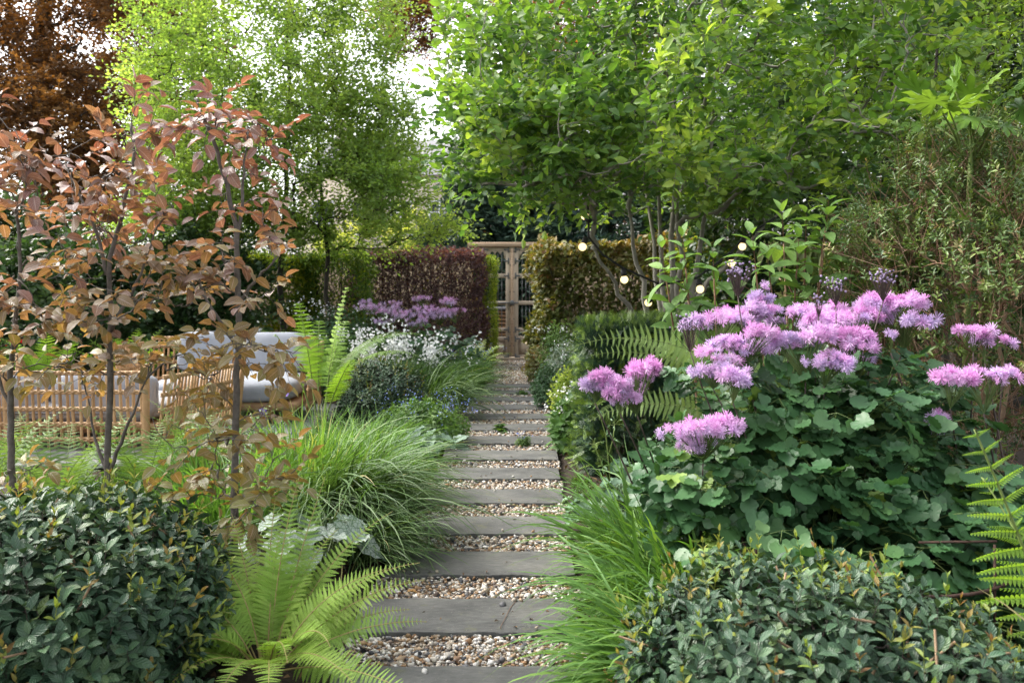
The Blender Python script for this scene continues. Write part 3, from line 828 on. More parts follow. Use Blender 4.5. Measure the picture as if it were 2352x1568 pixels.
for v in range(6):
    q = np.arange(Ns) % 6 == v
    base = ico_v * rng.uniform(.5, 1.35, (12, 1)) * rng.uniform(.6, 1.25, (1, 3))
    m = q.sum()
    Rz = rdir(rng, m); u, w = perp(Rz)
    fl = rng.uniform(.45, .95, (m, 1, 1))
    Vv = sz[q][:, None, None] * (base[None, :, 0:1] * u[:, None] + base[None, :, 1:2] * w[:, None] + base[None, :, 2:3] * Rz[:, None])
    Vv = Vv * np.concatenate([np.ones((m, 1, 2)), fl], 2)
    Vv += np.stack([x[q], y[q], rng.uniform(.002, .016, m) * (zoff[q] == 0) + zoff[q] + .003], 1)[:, None]
    F = (ico_f[None] + (np.arange(m) * 12)[:, None, None]).reshape(-1, 3)
    mb.add(Vv.reshape(-1, 3), F, None, np.repeat(np.clip(rng.beta(1.05, 1.0, m), 0, 1), 12))
tag(mb.build('gravel', M['pebble'], smooth=False), 'loose flint gravel in white, tan and grey', 'gravel', kind='stuff')

for k, yy in enumerate(SLABY):
    mb = MB()
    nx, ny = 40, 8
    L_, D_ = .9 + rng.uniform(-.02, .02), SLABD + rng.uniform(-.008, .008)
    cx = path_c(yy) + rng.uniform(-.015, .015)
    X, Yg = np.meshgrid(np.linspace(-L_ / 2, L_ / 2, nx + 1), np.linspace(0, D_, ny + 1))
    e = rng.normal(0, .0022, nx + 1); e2 = rng.normal(0, .0022, nx + 1)
    def lay(ins, z):
        XX = X * (1 - ins / L_ * 2); YY = D_ / 2 + (Yg - D_ / 2) * (1 - ins / D_ * 2)
        YY[0] += e; YY[-1] += e2
        return np.stack([cx + XX, yy + YY, np.full_like(X, z)], -1)
    top = lay(.003, .034); top[..., 2] += .0018 * np.sin(top[..., 0] * 23 + k) * np.sin(top[..., 1] * 31)
    top[0, :, 2] -= .003 + np.abs(e); top[-1, :, 2] -= .003
    mb.add(top.reshape(-1, 3), [[j * (nx + 1) + i, j * (nx + 1) + i + 1, (j + 1) * (nx + 1) + i + 1, (j + 1) * (nx + 1) + i] for j in range(ny) for i in range(nx)], None, rng.uniform(.2, .9))
    low = lay(0, .027); bot = lay(0.006, -.02)
    ringi = [(0, i) for i in range(nx)] + [(j, nx) for j in range(ny)] + [(ny, i) for i in range(nx, 0, -1)] + [(j, 0) for j in range(ny, 0, -1)]
    rr = [np.array([g[q] for q in ringi]) for g in (top, low, bot)]
    nr = len(ringi)
    mb.add(np.concatenate(rr), [[l * nr + i, (l + 1) * nr + i, (l + 1) * nr + (i + 1) % nr, l * nr + (i + 1) % nr] for l in range(2) for i in range(nr)], None, .35)
    o = mb.build('stone_slab', M['slab'], smooth=False)
    names = ['grey sandstone slab across the gravel path, nearest one, cut by the picture bottom',
             'widest whole grey slab, beside the bright green fern', 'second whole grey slab counting from the viewer',
             'third whole grey slab counting from the viewer', 'fourth whole grey slab counting from the viewer',
             'fifth whole grey slab counting from the viewer', 'sixth whole grey slab counting from the viewer',
             'seventh whole slab from the viewer, beside the small blue tuft', 'eighth whole slab, by the leafy rosette weed',
             'sixth grey slab counting from the gate gravel', 'fifth grey slab counting from the gate gravel',
             'fourth grey slab counting from the gate gravel', 'third grey slab counting from the gate gravel', 'last grey slab but one before the gate gravel']
    names[13] = 'farthest grey slab, touching the open gravel by the gate'
    names[12] = 'second grey slab counting from the gate gravel'
    names[11] = 'third grey slab counting from the gate gravel'; names[10] = 'fourth grey slab counting from the gate gravel'; names[9] = 'fifth grey slab counting from the gate gravel'
    tag(o, names[k], 'paving slab', 'stone slabs across the gravel path')

# patio of grey planks under the sofas
mb = MB()
for k in range(16):
    box(mb, (-4.55 + rng.uniform(-.01, .01), 6.45 + k * .2, .062), (5.5, .192, .03), rng.uniform(0, 1), .004)
tag(mb.build('patio', M['patio'], smooth=False), kind='structure')

# ------------------------------------------------------------------ gate
GY = 15.9
gz = lambda sy: 1.4 - (sy * .9957 - 650) / 2000 * GY
gx = lambda sx: (sx * .9957 - 1176) / 2000 * GY
gate = thing('timber_gate', 'tall weathered oak double gate with barred openings and iron brackets', 'gate', (0, GY, 0))
mb = MB(); box(mb, (gx(1182), GY + .02, gz(564.5)), (1.63, .2, .085), .5, .008); mb.build('top_beam', M['oakh'], gate)
for xx in (gx(1104), gx(1262)):
    mb = MB(); box(mb, (xx, GY + .03, gz(569.5) / 2 - .004), (.1, .1, gz(569.5) - .012), .3, .006); mb.build('gate_post', M['oak'], gate)
mb = MB(); box(mb, (gx(1182), GY + .02, .02), (1.2, .16, .05), .1, .01); mb.build('threshold', M['oak'], gate)
for sgn in (-1, 1):
    c = gx(1181) + sgn * .288
    w = .545
    leaf = MB()
    zt, zb = gz(571), .055
    st = .1
    for q in (-1, 1):
        box(leaf, (c + q * (w / 2 - st / 2), GY, (zt + zb) / 2), (st, .06, zt - zb), .6, .006)
    rails = [(gz(571), gz(579)), (gz(631), gz(641)), (gz(694), gz(703)), (gz(756), gz(765)), (gz(776), gz(786)), (gz(818), zb)]
    for a, b in rails:
        box(leaf, (c, GY + .001, (a + b) / 2), (w - 2 * st, .052, a - b), .7, .005)
    # carved head: a board with three scalloped points hanging over the top opening
    zt2, zo = gz(579), gz(590)
    xs = np.linspace(-(w - 2 * st) / 2, (w - 2 * st) / 2, 37)
    prof = zo + .075 * np.abs(np.cos((xs / (w - 2 * st) + .5) * PI * 3.5)) ** .7 * (np.abs(xs) < .14) - .05 * (np.abs(xs) >= .14)
    n = len(xs)
    V = np.concatenate([np.stack([c + xs, xs * 0 + GY + dy, z], 1) for dy in (-.018, .02) for z in (prof, xs * 0 + zt2)])
    leaf.add(V, [f for i in range(n - 1) for f in ([i, i + 1, n + i + 1, n + i], [2 * n + i, 3 * n + i, 3 * n + i + 1, 2 * n + i + 1], [i, 2 * n + i, 2 * n + i + 1, i + 1])], None, .8)
    # sunk bottom panel
    box(leaf, (c, GY + .012, (gz(786) + gz(818)) / 2), (w - 2 * st - .004, .02, gz(786) - gz(818) + .004), .35)
    box(leaf, (c, GY - .008, (gz(788) + gz(816)) / 2), (w - 2 * st - .09, .03, gz(790) - gz(814)), .45, .012)
    lf = leaf.build('gate_leaf', M['oak'], gate, smooth=False)
    for a, b in ((gz(583), gz(631)), (gz(641), gz(694)), (gz(703), gz(756)), (gz(765), gz(776))):
        for k in range(4):
            bm_ = MB(); xx = c + (k - 1.5) * .068
            tube(bm_, [[xx, GY + .006, b + .002], [xx, GY + .006, (a + b) / 2], [xx, GY + .006, a - .002]], .0085, 6, .3)
            bm_.build('bar', M['iron'], lf)
    for sy in (576, 602, 636, 760, 781, 822):
        for q in (-1, 1):
            br = MB()
            bx = c + q * (w / 2 - st / 2)
            box(br, (bx, GY - .033, gz(sy)), (.03, .006, .11), .3, .002)
            box(br, (bx - q * .045, GY - .034, gz(sy)), (.075, .006, .028), .3, .002)
            for dz in (-.035, .035): box(br, (bx, GY - .037, gz(sy) + dz), (.014, .006, .014), .8, .002)
            br.build('bracket', M['iron'], lf)
    for sy in range(580, 822, 31):
        sd_ = MB(); box(sd_, (c - sgn * (w / 2 - .02), GY - .034, gz(sy)), (.022, .014, .022), .2, .006)
        sd_.build('stud', M['iron'], lf)
mb = MB(); box(mb, (gx(1181), GY - .045, (gz(571) + .06) / 2), (.05, .028, gz(571) - .07), .75, .006); mb.build('cover_strip', M['oakh'], gate, smooth=False)
mb = MB(); tube(mb, [[gx(1148), GY - .055, gz(698)], [gx(1170), GY - .055, gz(698)], [gx(1196), GY - .055, gz(698)]], .013, 8); box(mb, (gx(1181), GY - .07, gz(698)), (.07, .04, .09), .3, .01)
tube(mb, [[gx(1175) + .03 * math.cos(a), GY - .045, gz(708) + .045 * math.sin(a)] for a in np.linspace(0, 2 * PI, 13)], .006, 5)
mb.build('bolt', M['iron'], gate)

# fence on both sides of the gate
def fence(x0, x1, lab):
    t = thing('timber_fence', lab, 'fence', ((x0 + x1) / 2, GY + .15, 0), 'garden fence panels')
    pn = MB(); n = int((x1 - x0) / .15)
    for k in range(n):
        box(pn, (x0 + (k + .5) * (x1 - x0) / n, GY + .15 + .008 * (k % 2), .95), ((x1 - x0) / n + .012, .018, 1.86), rng.uniform(0, 1))
    pn.build('board_panel', M['fencew'], t, smooth=False)
    cp = MB(); box(cp, ((x0 + x1) / 2, GY + .15, 1.905), (x1 - x0, .09, .05), .5, .006); cp.build('cap_rail', M['oakh'], t, smooth=False)
    for k in range(int((x1 - x0) / 1.8) + 1):
        pm = MB(); box(pm, (min(x0 + .06 + k * 1.8, x1 - .06), GY + .22, .93), (.1, .1, 1.84), .5, .005); pm.build('fence_post', M['fencew'], t, smooth=False)
fence(-9.5, -.72, 'pale timber fence behind the purple hedge, left of the gate')
fence(.75, 9.5, 'pale timber fence behind the bronze hedge, right of the gate')

# brown louvred store seen through the bars of the gate
t = thing('garden_store', 'low brown louvred store glimpsed through the left bars of the gate', 'shed', (-.35, 20, -.1))
mb = MB()
for k in range(9): box(mb, (-.35, 20 - .02 * (k % 2), .05 + k * .085), (.8, .03, .06), rng.uniform(0, .5))
mb.build('louvre_wall', M['teak'], t, smooth=False)
mb = MB(); box(mb, (-.35, 20.4, .33), (.78, .7, .86), .1); mb.build('body', M['bark_dark'], t, smooth=False)
mb = MB(); box(mb, (-.35, 20.35, .82), (.95, .95, .07), .3, .02); mb.build('roof', M['slate'], t, smooth=False)

# ------------------------------------------------------------------ house far behind
hs = thing('stone_house', 'pale stone house with tall white windows far behind the hedges', 'house', (-6.5, 47, 0))
mb = MB(); box(mb, (-6.0, 50, 3.6), (11, 6, 7.2), .4); mb.build('wall', M['stonewall'], hs, smooth=False)
mb = MB()
V = [[-11.8, 46.7, 7.2], [-.2, 46.7, 7.2], [-.2, 53.3, 7.2], [-11.8, 53.3, 7.2], [-10.5, 50, 9.6], [-1.5, 50, 9.6]]
mb.add(V, [[0, 1, 5, 4], [2, 3, 4, 5]]); mb.add(V, [[1, 2, 5], [3, 0, 4]]); rf = mb.build('roof', M['slate'], hs, smooth=False)
for cx in (-9.6, -2.6):
    mb = MB(); box(mb, (cx, 50, 9.8), (.9, .7, 1.7), .5, .03); mb.build('chimney', M['stonewall'], rf, smooth=False)
for wz in (1.9, 4.9):
    for k in range(5):
        cx = -10.2 + k * 2.1
        mb = MB()
        for dx in (-.55, 0, .55): box(mb, (cx + dx, 46.97, wz), (.09, .1, 1.8), .5)
        for dz in (-.9, -.3, .3, .9): box(mb, (cx, 46.975, wz + dz), (1.19, .1, .08), .5)
        wf = mb.build('window', M['paintw'], hs, smooth=False)
        mb = MB(); box(mb, (cx, 47.0, wz), (1.1, .05, 1.8), .5); mb.build('pane', M['glass'], wf, smooth=False)

# ------------------------------------------------------------------ trees
def ell_tips(rng, n, c, rad, inner=.45, zmin=-99, seed=1, gap=.33, gf=.35, ymin=-99):
    c, rad = np.asarray(c, float), np.asarray(rad, float)
    out = []
    while sum(map(len, out)) < n:
        v = rdir(rng, n * 2) * (inner + (1 - inner) * rng.uniform(0, 1, n * 2)[:, None] ** .6)
        p = c + v * rad
        k = (noise3(p, gf, seed) > gap) & (p[:, 2] > zmin) & (p[:, 1] > ymin)
        out.append(p[k])
    return np.concatenate(out)[:n]

LEAF6 = leafT(4, .56, .22, .18)
LEAF5 = leafT(5, .62, .3, .25, peak=.48)
DIA = diamondT(.58, .1)
SMALL = leafT(3, .45, .25, .1)

def clump_mix(seed, f=.9, lo=.0, hi=1.0, zg=None):
    def fn(p):
        v = lo + (hi - lo) * noise3(p, f, seed)
        return v
    return fn

def tree(name, label, cat, base, trunks, tips, leafmat, barkmat, T, ls, k, L, nl, seed, rt=.003, group=None, up=.2, flat=.6, rfun=None, trunk_r=.06, twigmat=None, from_t=.45, minc=0, droop=0.0, spread=1.0, ex=.45, upb=.35, leaf_to=None, bsides=4, sstem=.0012):
    rng = np.random.default_rng(seed)
    t = thing(name, label, cat, base, group)
    tr = MB()
    for q, tp in enumerate(trunks):
        tp = np.asarray(tp, float)
        tube(tr, tp, np.linspace(1, .35, len(tp)) * (trunk_r if np.isscalar(trunk_r) else trunk_r[q]), 9, .5)
    paths, cnt = grow(rng, trunks, tips, upb=upb)
    branch_mesh(tr, paths, cnt, rt, ex, bsides, minc)
    tr.build('trunk', barkmat, t)
    lf, sm = MB(), MB()
    sprays(lf, sm, rng, paths, k, L, nl, T, ls, rfun or clump_mix(seed), from_t, up, flat, sstem, droop=droop, spread=spread)
    cr = lf.build('crown', leafmat, t)
    if sm.V: sm.build('twig_sprays', twigmat or barkmat, cr)
    return t

def trunk_line(b, t, n=8, wig=.05, seed=0, bow=(0, 0, 0)):
    r = np.random.default_rng(seed)
    s = np.linspace(0, 1, n)[:, None]
    p = np.asarray(b) * (1 - s) + np.asarray(t) * s + np.asarray(bow) * (np.sin(PI * s))
    p[1:-1] += r.normal(0, wig, (n - 2, 3)) * A(1, 1, .3)
    return p

# big multi-stemmed spring green tree on the right
B = A(1.35, 7.8, 0)
rg = np.random.default_rng(5)
st = []
for px0, pxt, pyt, Yt in ((1455, 1365, 570, 7.3), (1488, 1445, 480, 7.6), (1530, 1500, 300, 7.9), (1545, 1545, 200, 8.2), (1558, 1560, 330, 7.6), (1575, 1640, 300, 8.2), (1520, 1460, 250, 8.4), (1560, 1710, 560, 7.4), (1550, 1800, 480, 8.0)):
    b_ = P(px0, 725, 7.8); b_[2] = 0; b_[0] = B[0] + (b_[0] - B[0]) * .55
    m_ = P(px0, 725, 7.8); e_ = P(pxt, pyt, Yt)
    l1 = trunk_line(b_, m_, 5, .01, len(st)); l2 = trunk_line(m_, e_, 7, .02, len(st) + 50)
    st.append(np.concatenate([l1, l2[1:]]))
tips = np.concatenate([ell_tips(rg, 520, (1.42, 6.9, 3.05), (2.05, 2.2, 1.4), .45, 2.0, 3, .40),
                       ell_tips(rg, 130, (1.35, 6.4, 2.6), (2.0, 1.7, .65), .3, 2.05, 4, .3),
                       ell_tips(rg, 60, (.05, 6.3, 2.4), (.62, .9, .45), .2, 1.8, 5, .2)])
tree('multi_stem_tree', 'large multi-stemmed tree with slender grey stems and fresh green leaves, hung with globe lights', 'tree', B, st, tips,
     M['snowy'], M['bark_grey'], LEAF6, .082, 6, .3, 7, 21, rt=.0036, trunk_r=[.031, .036, .034, .042, .032, .036, .03, .03, .028],
     rfun=lambda p: np.clip(-.25 + .5 * (noise3(p, .8, 2)) + .95 * noise3(p, 2.3, 8), 0, 1), up=.3, flat=.45)

# light green tree on the left, behind the sofas
rg = np.random.default_rng(6)
tk = [trunk_line((-3.35, 12.6, 0), (-3.2, 12.6, 5.6), 9, .05, 1), trunk_line((-2.55, 12.9, 0), (-2.9, 12.7, 4.2), 8, .05, 2), trunk_line((-4.1, 12.9, 0), (-4.2, 12.6, 4.4), 8, .05, 3)]
tips = np.concatenate([ell_tips(rg, 560, (-3.45, 12.2, 4.7), (2.05, 1.8, 2.75), .3, 2.1, 7, .3, .5), ell_tips(rg, 80, (-2.25, 12.1, 3.3), (1.25, 1.2, .9), .2, 2.1, 9, .42), ell_tips(rg, 60, (-1.75, 11.8, 2.75), (.85, 1.0, .6), .1, 2.05, 12, .4), ell_tips(rg, 70, (-2.3, 12.5, 2.15), (1.7, .8, .4), .1, 1.85, 13, .3), ell_tips(rg, 90, (-4.2, 12.0, 2.3), (1.5, .8, .55), .1, 1.7, 14, .2),
                       ell_tips(rg, 130, (-3.9, 11.9, 3.0), (1.4, 1.2, 1.0), .2, 2.0, 9, .3)])
tree('green_garden_tree', 'light green leafy tree behind the sofas with sky showing through its crown', 'tree', (-3.3, 12.6, 0), tk, tips,
     M['hornbeam'], M['bark_dark'], DIA, .066, 15, .4, 7, 22, rt=.004, trunk_r=[.05, .042, .04], up=.1, flat=.5, from_t=.3)

# copper beeches far behind
def beech_tree(label, base, lobes, n, k, seed, tr_h):
    rg = np.random.default_rng(seed)
    tips = np.concatenate([ell_tips(rg, int(n * f), c, r, .25, .8, seed + i, g, .22) for i, (c, r, f, g) in enumerate(lobes)])
    tree('copper_beech_tree', label, 'tree', base, [trunk_line(base, (base[0] * .97, base[1], tr_h), 9, .08, seed)], tips, M['beech_far'], M['bark_dark'], DIA, .12, k, .75, 8, seed,
         rt=.008, trunk_r=.4, flat=.55, from_t=.25, droop=.25, group='copper beeches behind the garden')
beech_tree('huge copper beech with orange glowing leaves at the top left', (-11.5, 21, 0), [((-10.1, 20, 7.6), (4.0, 3.2, 4.6), .8, .3), ((-9.6, 18.6, 4.2), (2.6, 1.6, 2.2), .2, .3)], 640, 16, 31, 9.5)
beech_tree('copper beech behind the gate, half hidden by the multi-stemmed tree', (2.6, 26, 0), [((2.0, 26, 8.4), (3.9, 3, 4.6), .62, .3), ((-2.9, 25, 9.1), (.9, .9, 1.3), .1, .3), ((.6, 24, 3.6), (1.9, 1.2, 1.5), .2, .3), ((4.4, 25, 3.2), (3, 1.2, 1.8), .15, .3)], 620, 13, 32, 9.0)

# dark conifer above the gate
def conifer(name, label, c, h, rad, seed, mat, n=260):
    rg = np.random.default_rng(seed)
    z = rg.uniform(.12, 1, n) * h
    a = rg.uniform(0, 2 * PI, n); rr = rad * (1 - (z / h) ** 1.4) * rg.uniform(.45, 1.05, n) + .1
    tips = np.stack([c[0] + np.cos(a) * rr, c[1] + np.sin(a) * rr, z - rr * .12], 1)
    tree(name, label, 'conifer', c, [trunk_line(c, (c[0], c[1], h), 14, .02, seed)], tips, mat, M['bark_dark'], diamondT(.3, .05), .22, 14, .5, 8, seed, rt=.006, trunk_r=.14, upb=-.1, flat=.5, from_t=.2, droop=.3)
conifer('conifer_tree', 'dark blue-green conifer rising behind the gate', (-.9, 22, 0), 5.0, 2.0, 41, M['conifer'])
conifer('conifer_tree', 'dark conifer right behind the oak gate, under the leafy tree', (.75, 21.5, 0), 4.6, 1.7, 43, M['conifer'])
conifer('conifer_tree', 'dark conifer behind the right-hand fence, deep in the shade', (3.2, 21, 0), 6.5, 2.2, 42, M['conifer'])

def shrub_tree(name, label, cat, c, rad, zc, n, mat, ls, k, L, nl, seed, T=DIA, bark='bark_dark', gap=.2, rt=.003, group=None, flat=.5, rf=None, inner=.4):
    rg = np.random.default_rng(seed)
    tips = ell_tips(rg, n, (c[0], c[1], zc), rad, inner, .1, seed, gap, .4)
    tks = [trunk_line((c[0] + dx, c[1], 0), (c[0] + dx * 3, c[1] + rg.normal(0, .1), zc + rad[2] * .3), 7, .04, seed + q) for q, dx in enumerate((-.12, .0, .14))]
    return tree(name, label, cat, c, tks, tips, mat, M[bark], T, ls, k, L, nl, seed, rt=rt, trunk_r=.03, flat=flat, from_t=.3, group=group, rfun=rf)
shrub_tree('pale_garden_tree', 'pale yellow-green tree in front of the distant house', 'tree', (-4.6, 32, 0), (2.6, 1.5, 1.6), 2.6, 160, M['pale_tree'], .14, 7, .5, 7, 51, gap=.45)
shrub_tree('pale_garden_tree', 'smaller pale tree above the fence left of the gate', 'tree', (-1.9, 30, 0), (1.0, 1.0, 1.3), 2.7, 70, M['pale_tree'], .13, 6, .45, 7, 52, gap=.4)
# background greenery to the left
shrub_tree('evergreen_bush', 'dark evergreen bush at the far left behind the rattan sofa', 'bush', (-5.6, 10.6, 0), (1.5, .9, 1.05), .95, 260, M['ever'], .09, 10, .3, 7, 53)
shrub_tree('evergreen_bush', 'dark bush behind the copper beech saplings, next to the yellow hedge', 'bush', (-4.1, 11.6, 0), (1.0, .8, 1.1), 1.0, 220, M['ever'], .085, 10, .3, 7, 54)
shrub_tree('evergreen_tree', 'dark evergreen tree at the left edge behind the beech saplings', 'tree', (-8.6, 14.5, 0), (2.2, 1.4, 1.3), 1.5, 260, M['ever'], .12, 11, .45, 7, 55)
# background greenery to the right
shrub_tree('holly_tree', 'shadowy evergreen tree with tangled dark branches behind the big tree', 'tree', (4.4, 11.3, 0), (2.4, 1.4, 2.3), 2.4, 560, M['ever'], .1, 10, .45, 7, 56, rt=.006, gap=.05)
shrub_tree('holly_tree', 'tall dark evergreen at the far right behind the twiggy shrub', 'tree', (5.9, 9.6, 0), (2.0, 1.5, 2.6), 2.6, 380, M['ever'], .1, 9, .45, 7, 57, rt=.005)
shrub_tree('green_shrub', 'green shrub behind the tree stems, right of the bronze hedge', 'shrub', (3.2, 12.6, 0), (1.3, .9, 1.1), 1.1, 200, M['yelhedge'], .08, 9, .3, 7, 58)
shrub_tree('laurel_bush', 'dark laurel bush seen through the bars of the gate', 'bush', (.1, 23.5, 0), (1.6, .8, 1.0), 1.0, 200, M['ever'], .12, 9, .35, 7, 66)
shrub_tree('tall_backdrop_tree', 'tall mid green tree behind the right side of the garden', 'tree', (9.5, 18, 0), (4.2, 2.5, 4.8), 6.0, 420, M['hornbeam'], .13, 10, .6, 7, 59, rt=.006)
shrub_tree('tall_backdrop_tree', 'tall green tree behind the middle of the right hedge', 'tree', (4.6, 20, 0), (2.6, 2, 3.4), 5.2, 260, M['ever'], .13, 10, .6, 7, 60, rt=.006)

# ------------------------------------------------------------------ clipped hedges
def hedge(name, label, lo, hi, mat, n, ls, T, seed, layers=3, depth=.16, faces=('front', 'top', 'left', 'right'), rf=None, rough_=.05, twigs=500, cat='hedge', stemmat='bark_dark', outb=.5, upn=.3):
    rng = np.random.default_rng(seed)
    t = thing(name, label, cat, ((lo[0] + hi[0]) / 2, (lo[1] + hi[1]) / 2, 0))
    lf, tw = MB(), MB()
    p, nn = boxsurf(rng, n, lo, hi, faces, rough_)
    dep = rng.uniform(0, 1, len(p)) ** 1.5 * depth
    p = p - nn * dep[:, None] + rng.normal(0, .012, p.shape)
    kk = p[:, 2] > .02
    p, nn = p[kk], nn[kk]
    d = nn * outb + rdir(rng, len(p)) * .8 + A(0, 0, .15)
    nrm = nn * .5 + rdir(rng, len(p)) * .7 + A(0, 0, upn)
    r = rf(p, rng) if rf else np.clip(noise3(p, 1.6, seed) * .7 + rng.normal(.15, .18, len(p)), 0, 1)
    scatter(lf, T, p, d, nrm, ls * rng.uniform(.6, 1.2, len(p)), r)
    # inner twiggery: upright stems and side twigs
    q = np.asarray(lo) + rng.uniform(.04, .96, (twigs, 3)) * (np.asarray(hi) - np.asarray(lo))
    dv = norm(rdir(rng, twigs) + A(0, 0, 1.0))
    ss = np.linspace(0, 1, 4)
    ln = rng.uniform(.15, .45, twigs)
    seg = q[:, None] + dv[:, None] * (ln[:, None, None] * ss[None, :, None])
    seg = np.clip(seg, np.asarray(lo), np.asarray(hi))
    tubes(tw, seg + rng.normal(0, .006, seg.shape), np.array([.008, .006, .005, .003]), 4)
    for x in np.arange(lo[0] + .15, hi[0], .4):
        yy = (lo[1] + hi[1]) / 2
        tube(tw, trunk_line((x, yy, 0), (x + rng.normal(0, .05), yy, hi[2] - .1), 6, .02, int(x * 100) % 997), np.linspace(.022, .008, 6), 6)
    lf.build('foliage', mat, t)
    tw.build('stems', M[stemmat], t)
    return t
def purple_r(p, rng):
    right = np.clip((p[:, 0] + 1.0) / .5, 0, 1)
    return np.clip(rng.normal(.42, .2, len(p)) + .12 * noise3(p, 2, 3) + .1 * (rng.uniform(0, 1, len(p)) > .93) * 4, 0, 1)
hedge('purple_hedge', 'clipped purple-leaved hedge left of the gate', (-2.7, 14.3, .3), (-.5, 15.2, 1.9), M['purple'], 26000, .062, SMALL, 61, rf=purple_r, twigs=700, rough_=.09)
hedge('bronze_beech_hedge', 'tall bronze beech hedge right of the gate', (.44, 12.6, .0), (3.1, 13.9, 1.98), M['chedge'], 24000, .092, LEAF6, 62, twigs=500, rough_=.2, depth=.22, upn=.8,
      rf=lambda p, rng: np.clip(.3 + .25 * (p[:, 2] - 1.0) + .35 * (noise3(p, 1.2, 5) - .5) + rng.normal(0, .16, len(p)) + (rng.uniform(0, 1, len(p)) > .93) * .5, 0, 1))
hedge('golden_yew_column', 'narrow bright golden column of clipped yew beside the gate', (-.56, 14.6, .0), (-.3, 15.2, 1.82), M['gold'], 9000, .05, diamondT(.3, .05), 63, twigs=60, rough_=.06, depth=.1,
      rf=lambda p, rng: np.clip(rng.normal(.5, .22, len(p)), 0, 1))
hedge('yellow_green_hedge', 'yellow-green hedge behind the young copper beeches', (-5.9, 13.2, .0), (-3.2, 14.2, 1.82), M['yelhedge'], 22000, .08, SMALL, 64, twigs=300, rough_=.12)
hedge('mixed_green_hedge', 'feathery green hedge joining the purple hedge on its left', (-3.25, 13.3, .0), (-2.3, 14.2, 1.86), M['yelhedge'], 11000, .08, diamondT(.3, .05), 65, twigs=200, rough_=.2,
      rf=lambda p, rng: np.clip(rng.normal(.32, .22, len(p)), 0, 1))

# fallen leaves and crumbs lying on the soil of the beds
rg = np.random.default_rng(400)
n = 16000
x = np.concatenate([rg.uniform(-3.2, -.62, n // 2), rg.uniform(.34, 3.2, n // 2)]); y = rg.uniform(2.2, 12, n)
d_ = np.abs(x - path_c(y)) - .47
z = np.clip(d_ * .35, -.05, .05) + .004
k = d_ > .04
lm = MB(); nk = k.sum()
scatter(lm, leafT(4, .5, .3, .3), np.stack([x, y, z], 1)[k], rdir(rg, nk) * A(1, 1, .25), rdir(rg, nk) * .6 + A(0, 0, 1), rg.uniform(.015, .05, nk), rg.uniform(0, 1, nk))
M['litter'] = leaf_mat('dead leaf', [(0, G(.03, .02, .013)), (.5, G(.07, .045, .025)), (.85, G(.13, .08, .04)), (1, G(.08, .11, .03))], .1, .8, .15)
tag(lm.build('leaf_litter', M['litter']), 'small dead brown leaves scattered over the soil of the beds', 'leaf litter', kind='stuff')

rg = np.random.default_rng(401)
lm = MB(); n = 260
y = rg.uniform(2.9, 14, n); x = path_c(y) + rg.uniform(-.43, .43, n)
z = np.full(n, .022)
for k in SLABY: z = np.where((y > k) & (y < k + SLABD), .038, z)
scatter(lm, leafT(4, .5, .3, .3), np.stack([x, y, z], 1), rdir(rg, n) * A(1, 1, .1), rdir(rg, n) * .35 + A(0, 0, 1), rg.uniform(.008, .026, n), rg.uniform(0, 1, n))
tag(lm.build('path_crumbs', M['litter']), 'tiny leaf crumbs and bud scales lying on the slabs and gravel', 'leaf litter', kind='stuff')

# ------------------------------------------------------------------ rattan sofas on the patio
def cushion(name, label, c, s, mat, rz=0.0, tilt=0.0, group=None, puff=.5, seed=0):
    """soft filled cushion: a rounded box that bulges, with a piped seam"""
    mb = MB(); n = 22
    r = np.random.default_rng(seed)
    V, F, base = [], [], 0
    a = np.linspace(-1, 1, n)
    faces = []
    for ax in range(3):
        for sg in (-1, 1):
            U_, W_ = np.meshgrid(a, a)
            q = np.zeros((n, n, 3)); q[..., ax] = sg; q[..., (ax + 1) % 3] = U_; q[..., (ax + 2) % 3] = W_
            faces.append((q.reshape(-1, 3), sg))
    for q, sg in faces:
        k = (np.abs(q) ** 5).sum(1) ** (-1 / 5)
        k2 = k[:, None] * q
        edge = (1 - k2[:, 0] ** 2) * (1 - k2[:, 1] ** 2)
        k2[:, 2] *= (1 - puff * .35) + puff * .6 * edge ** .5
        k2 += .012 * np.sin(k2[:, [1, 2, 0]] * 5 + seed)
        V.append(k2 * np.asarray(s) / 2)
        f = np.array([[j * n + i, j * n + i + 1, (j + 1) * n + i + 1, (j + 1) * n + i] for j in range(n - 1) for i in range(n - 1)])
        F.append((f if sg > 0 else f[:, ::-1]) + base); base += n * n
    V = np.concatenate(V)
    def xf(V):
        ct, st_ = math.cos(tilt), math.sin(tilt)
        V = np.stack([V[:, 0], V[:, 1] * ct - V[:, 2] * st_, V[:, 1] * st_ + V[:, 2] * ct], 1)
        cz, sz = math.cos(rz), math.sin(rz)
        return np.stack([V[:, 0] * cz - V[:, 1] * sz, V[:, 0] * sz + V[:, 1] * cz, V[:, 2]], 1) + np.asarray(c)
    mb.add(xf(V), np.concatenate(F))
    t = thing(name, label, 'cushion', (c[0], c[1], c[2] - s[2] / 2), group)
    mb.build('cover', mat, t)
    th = np.linspace(0, 2 * PI, 49)
    e = np.stack([np.cos(th), np.sin(th)], 1); e = e * (np.abs(e) ** 5).sum(1, keepdims=True) ** (-1 / 5)
    sm = MB(); tube(sm, xf(np.stack([e[:, 0] * s[0] / 2 * 1.0, e[:, 1] * s[1] / 2 * 1.0, 0 * th], 1)), .006, 6, .5, cap=False)
    sm.build('piping', mat, t)
    return t

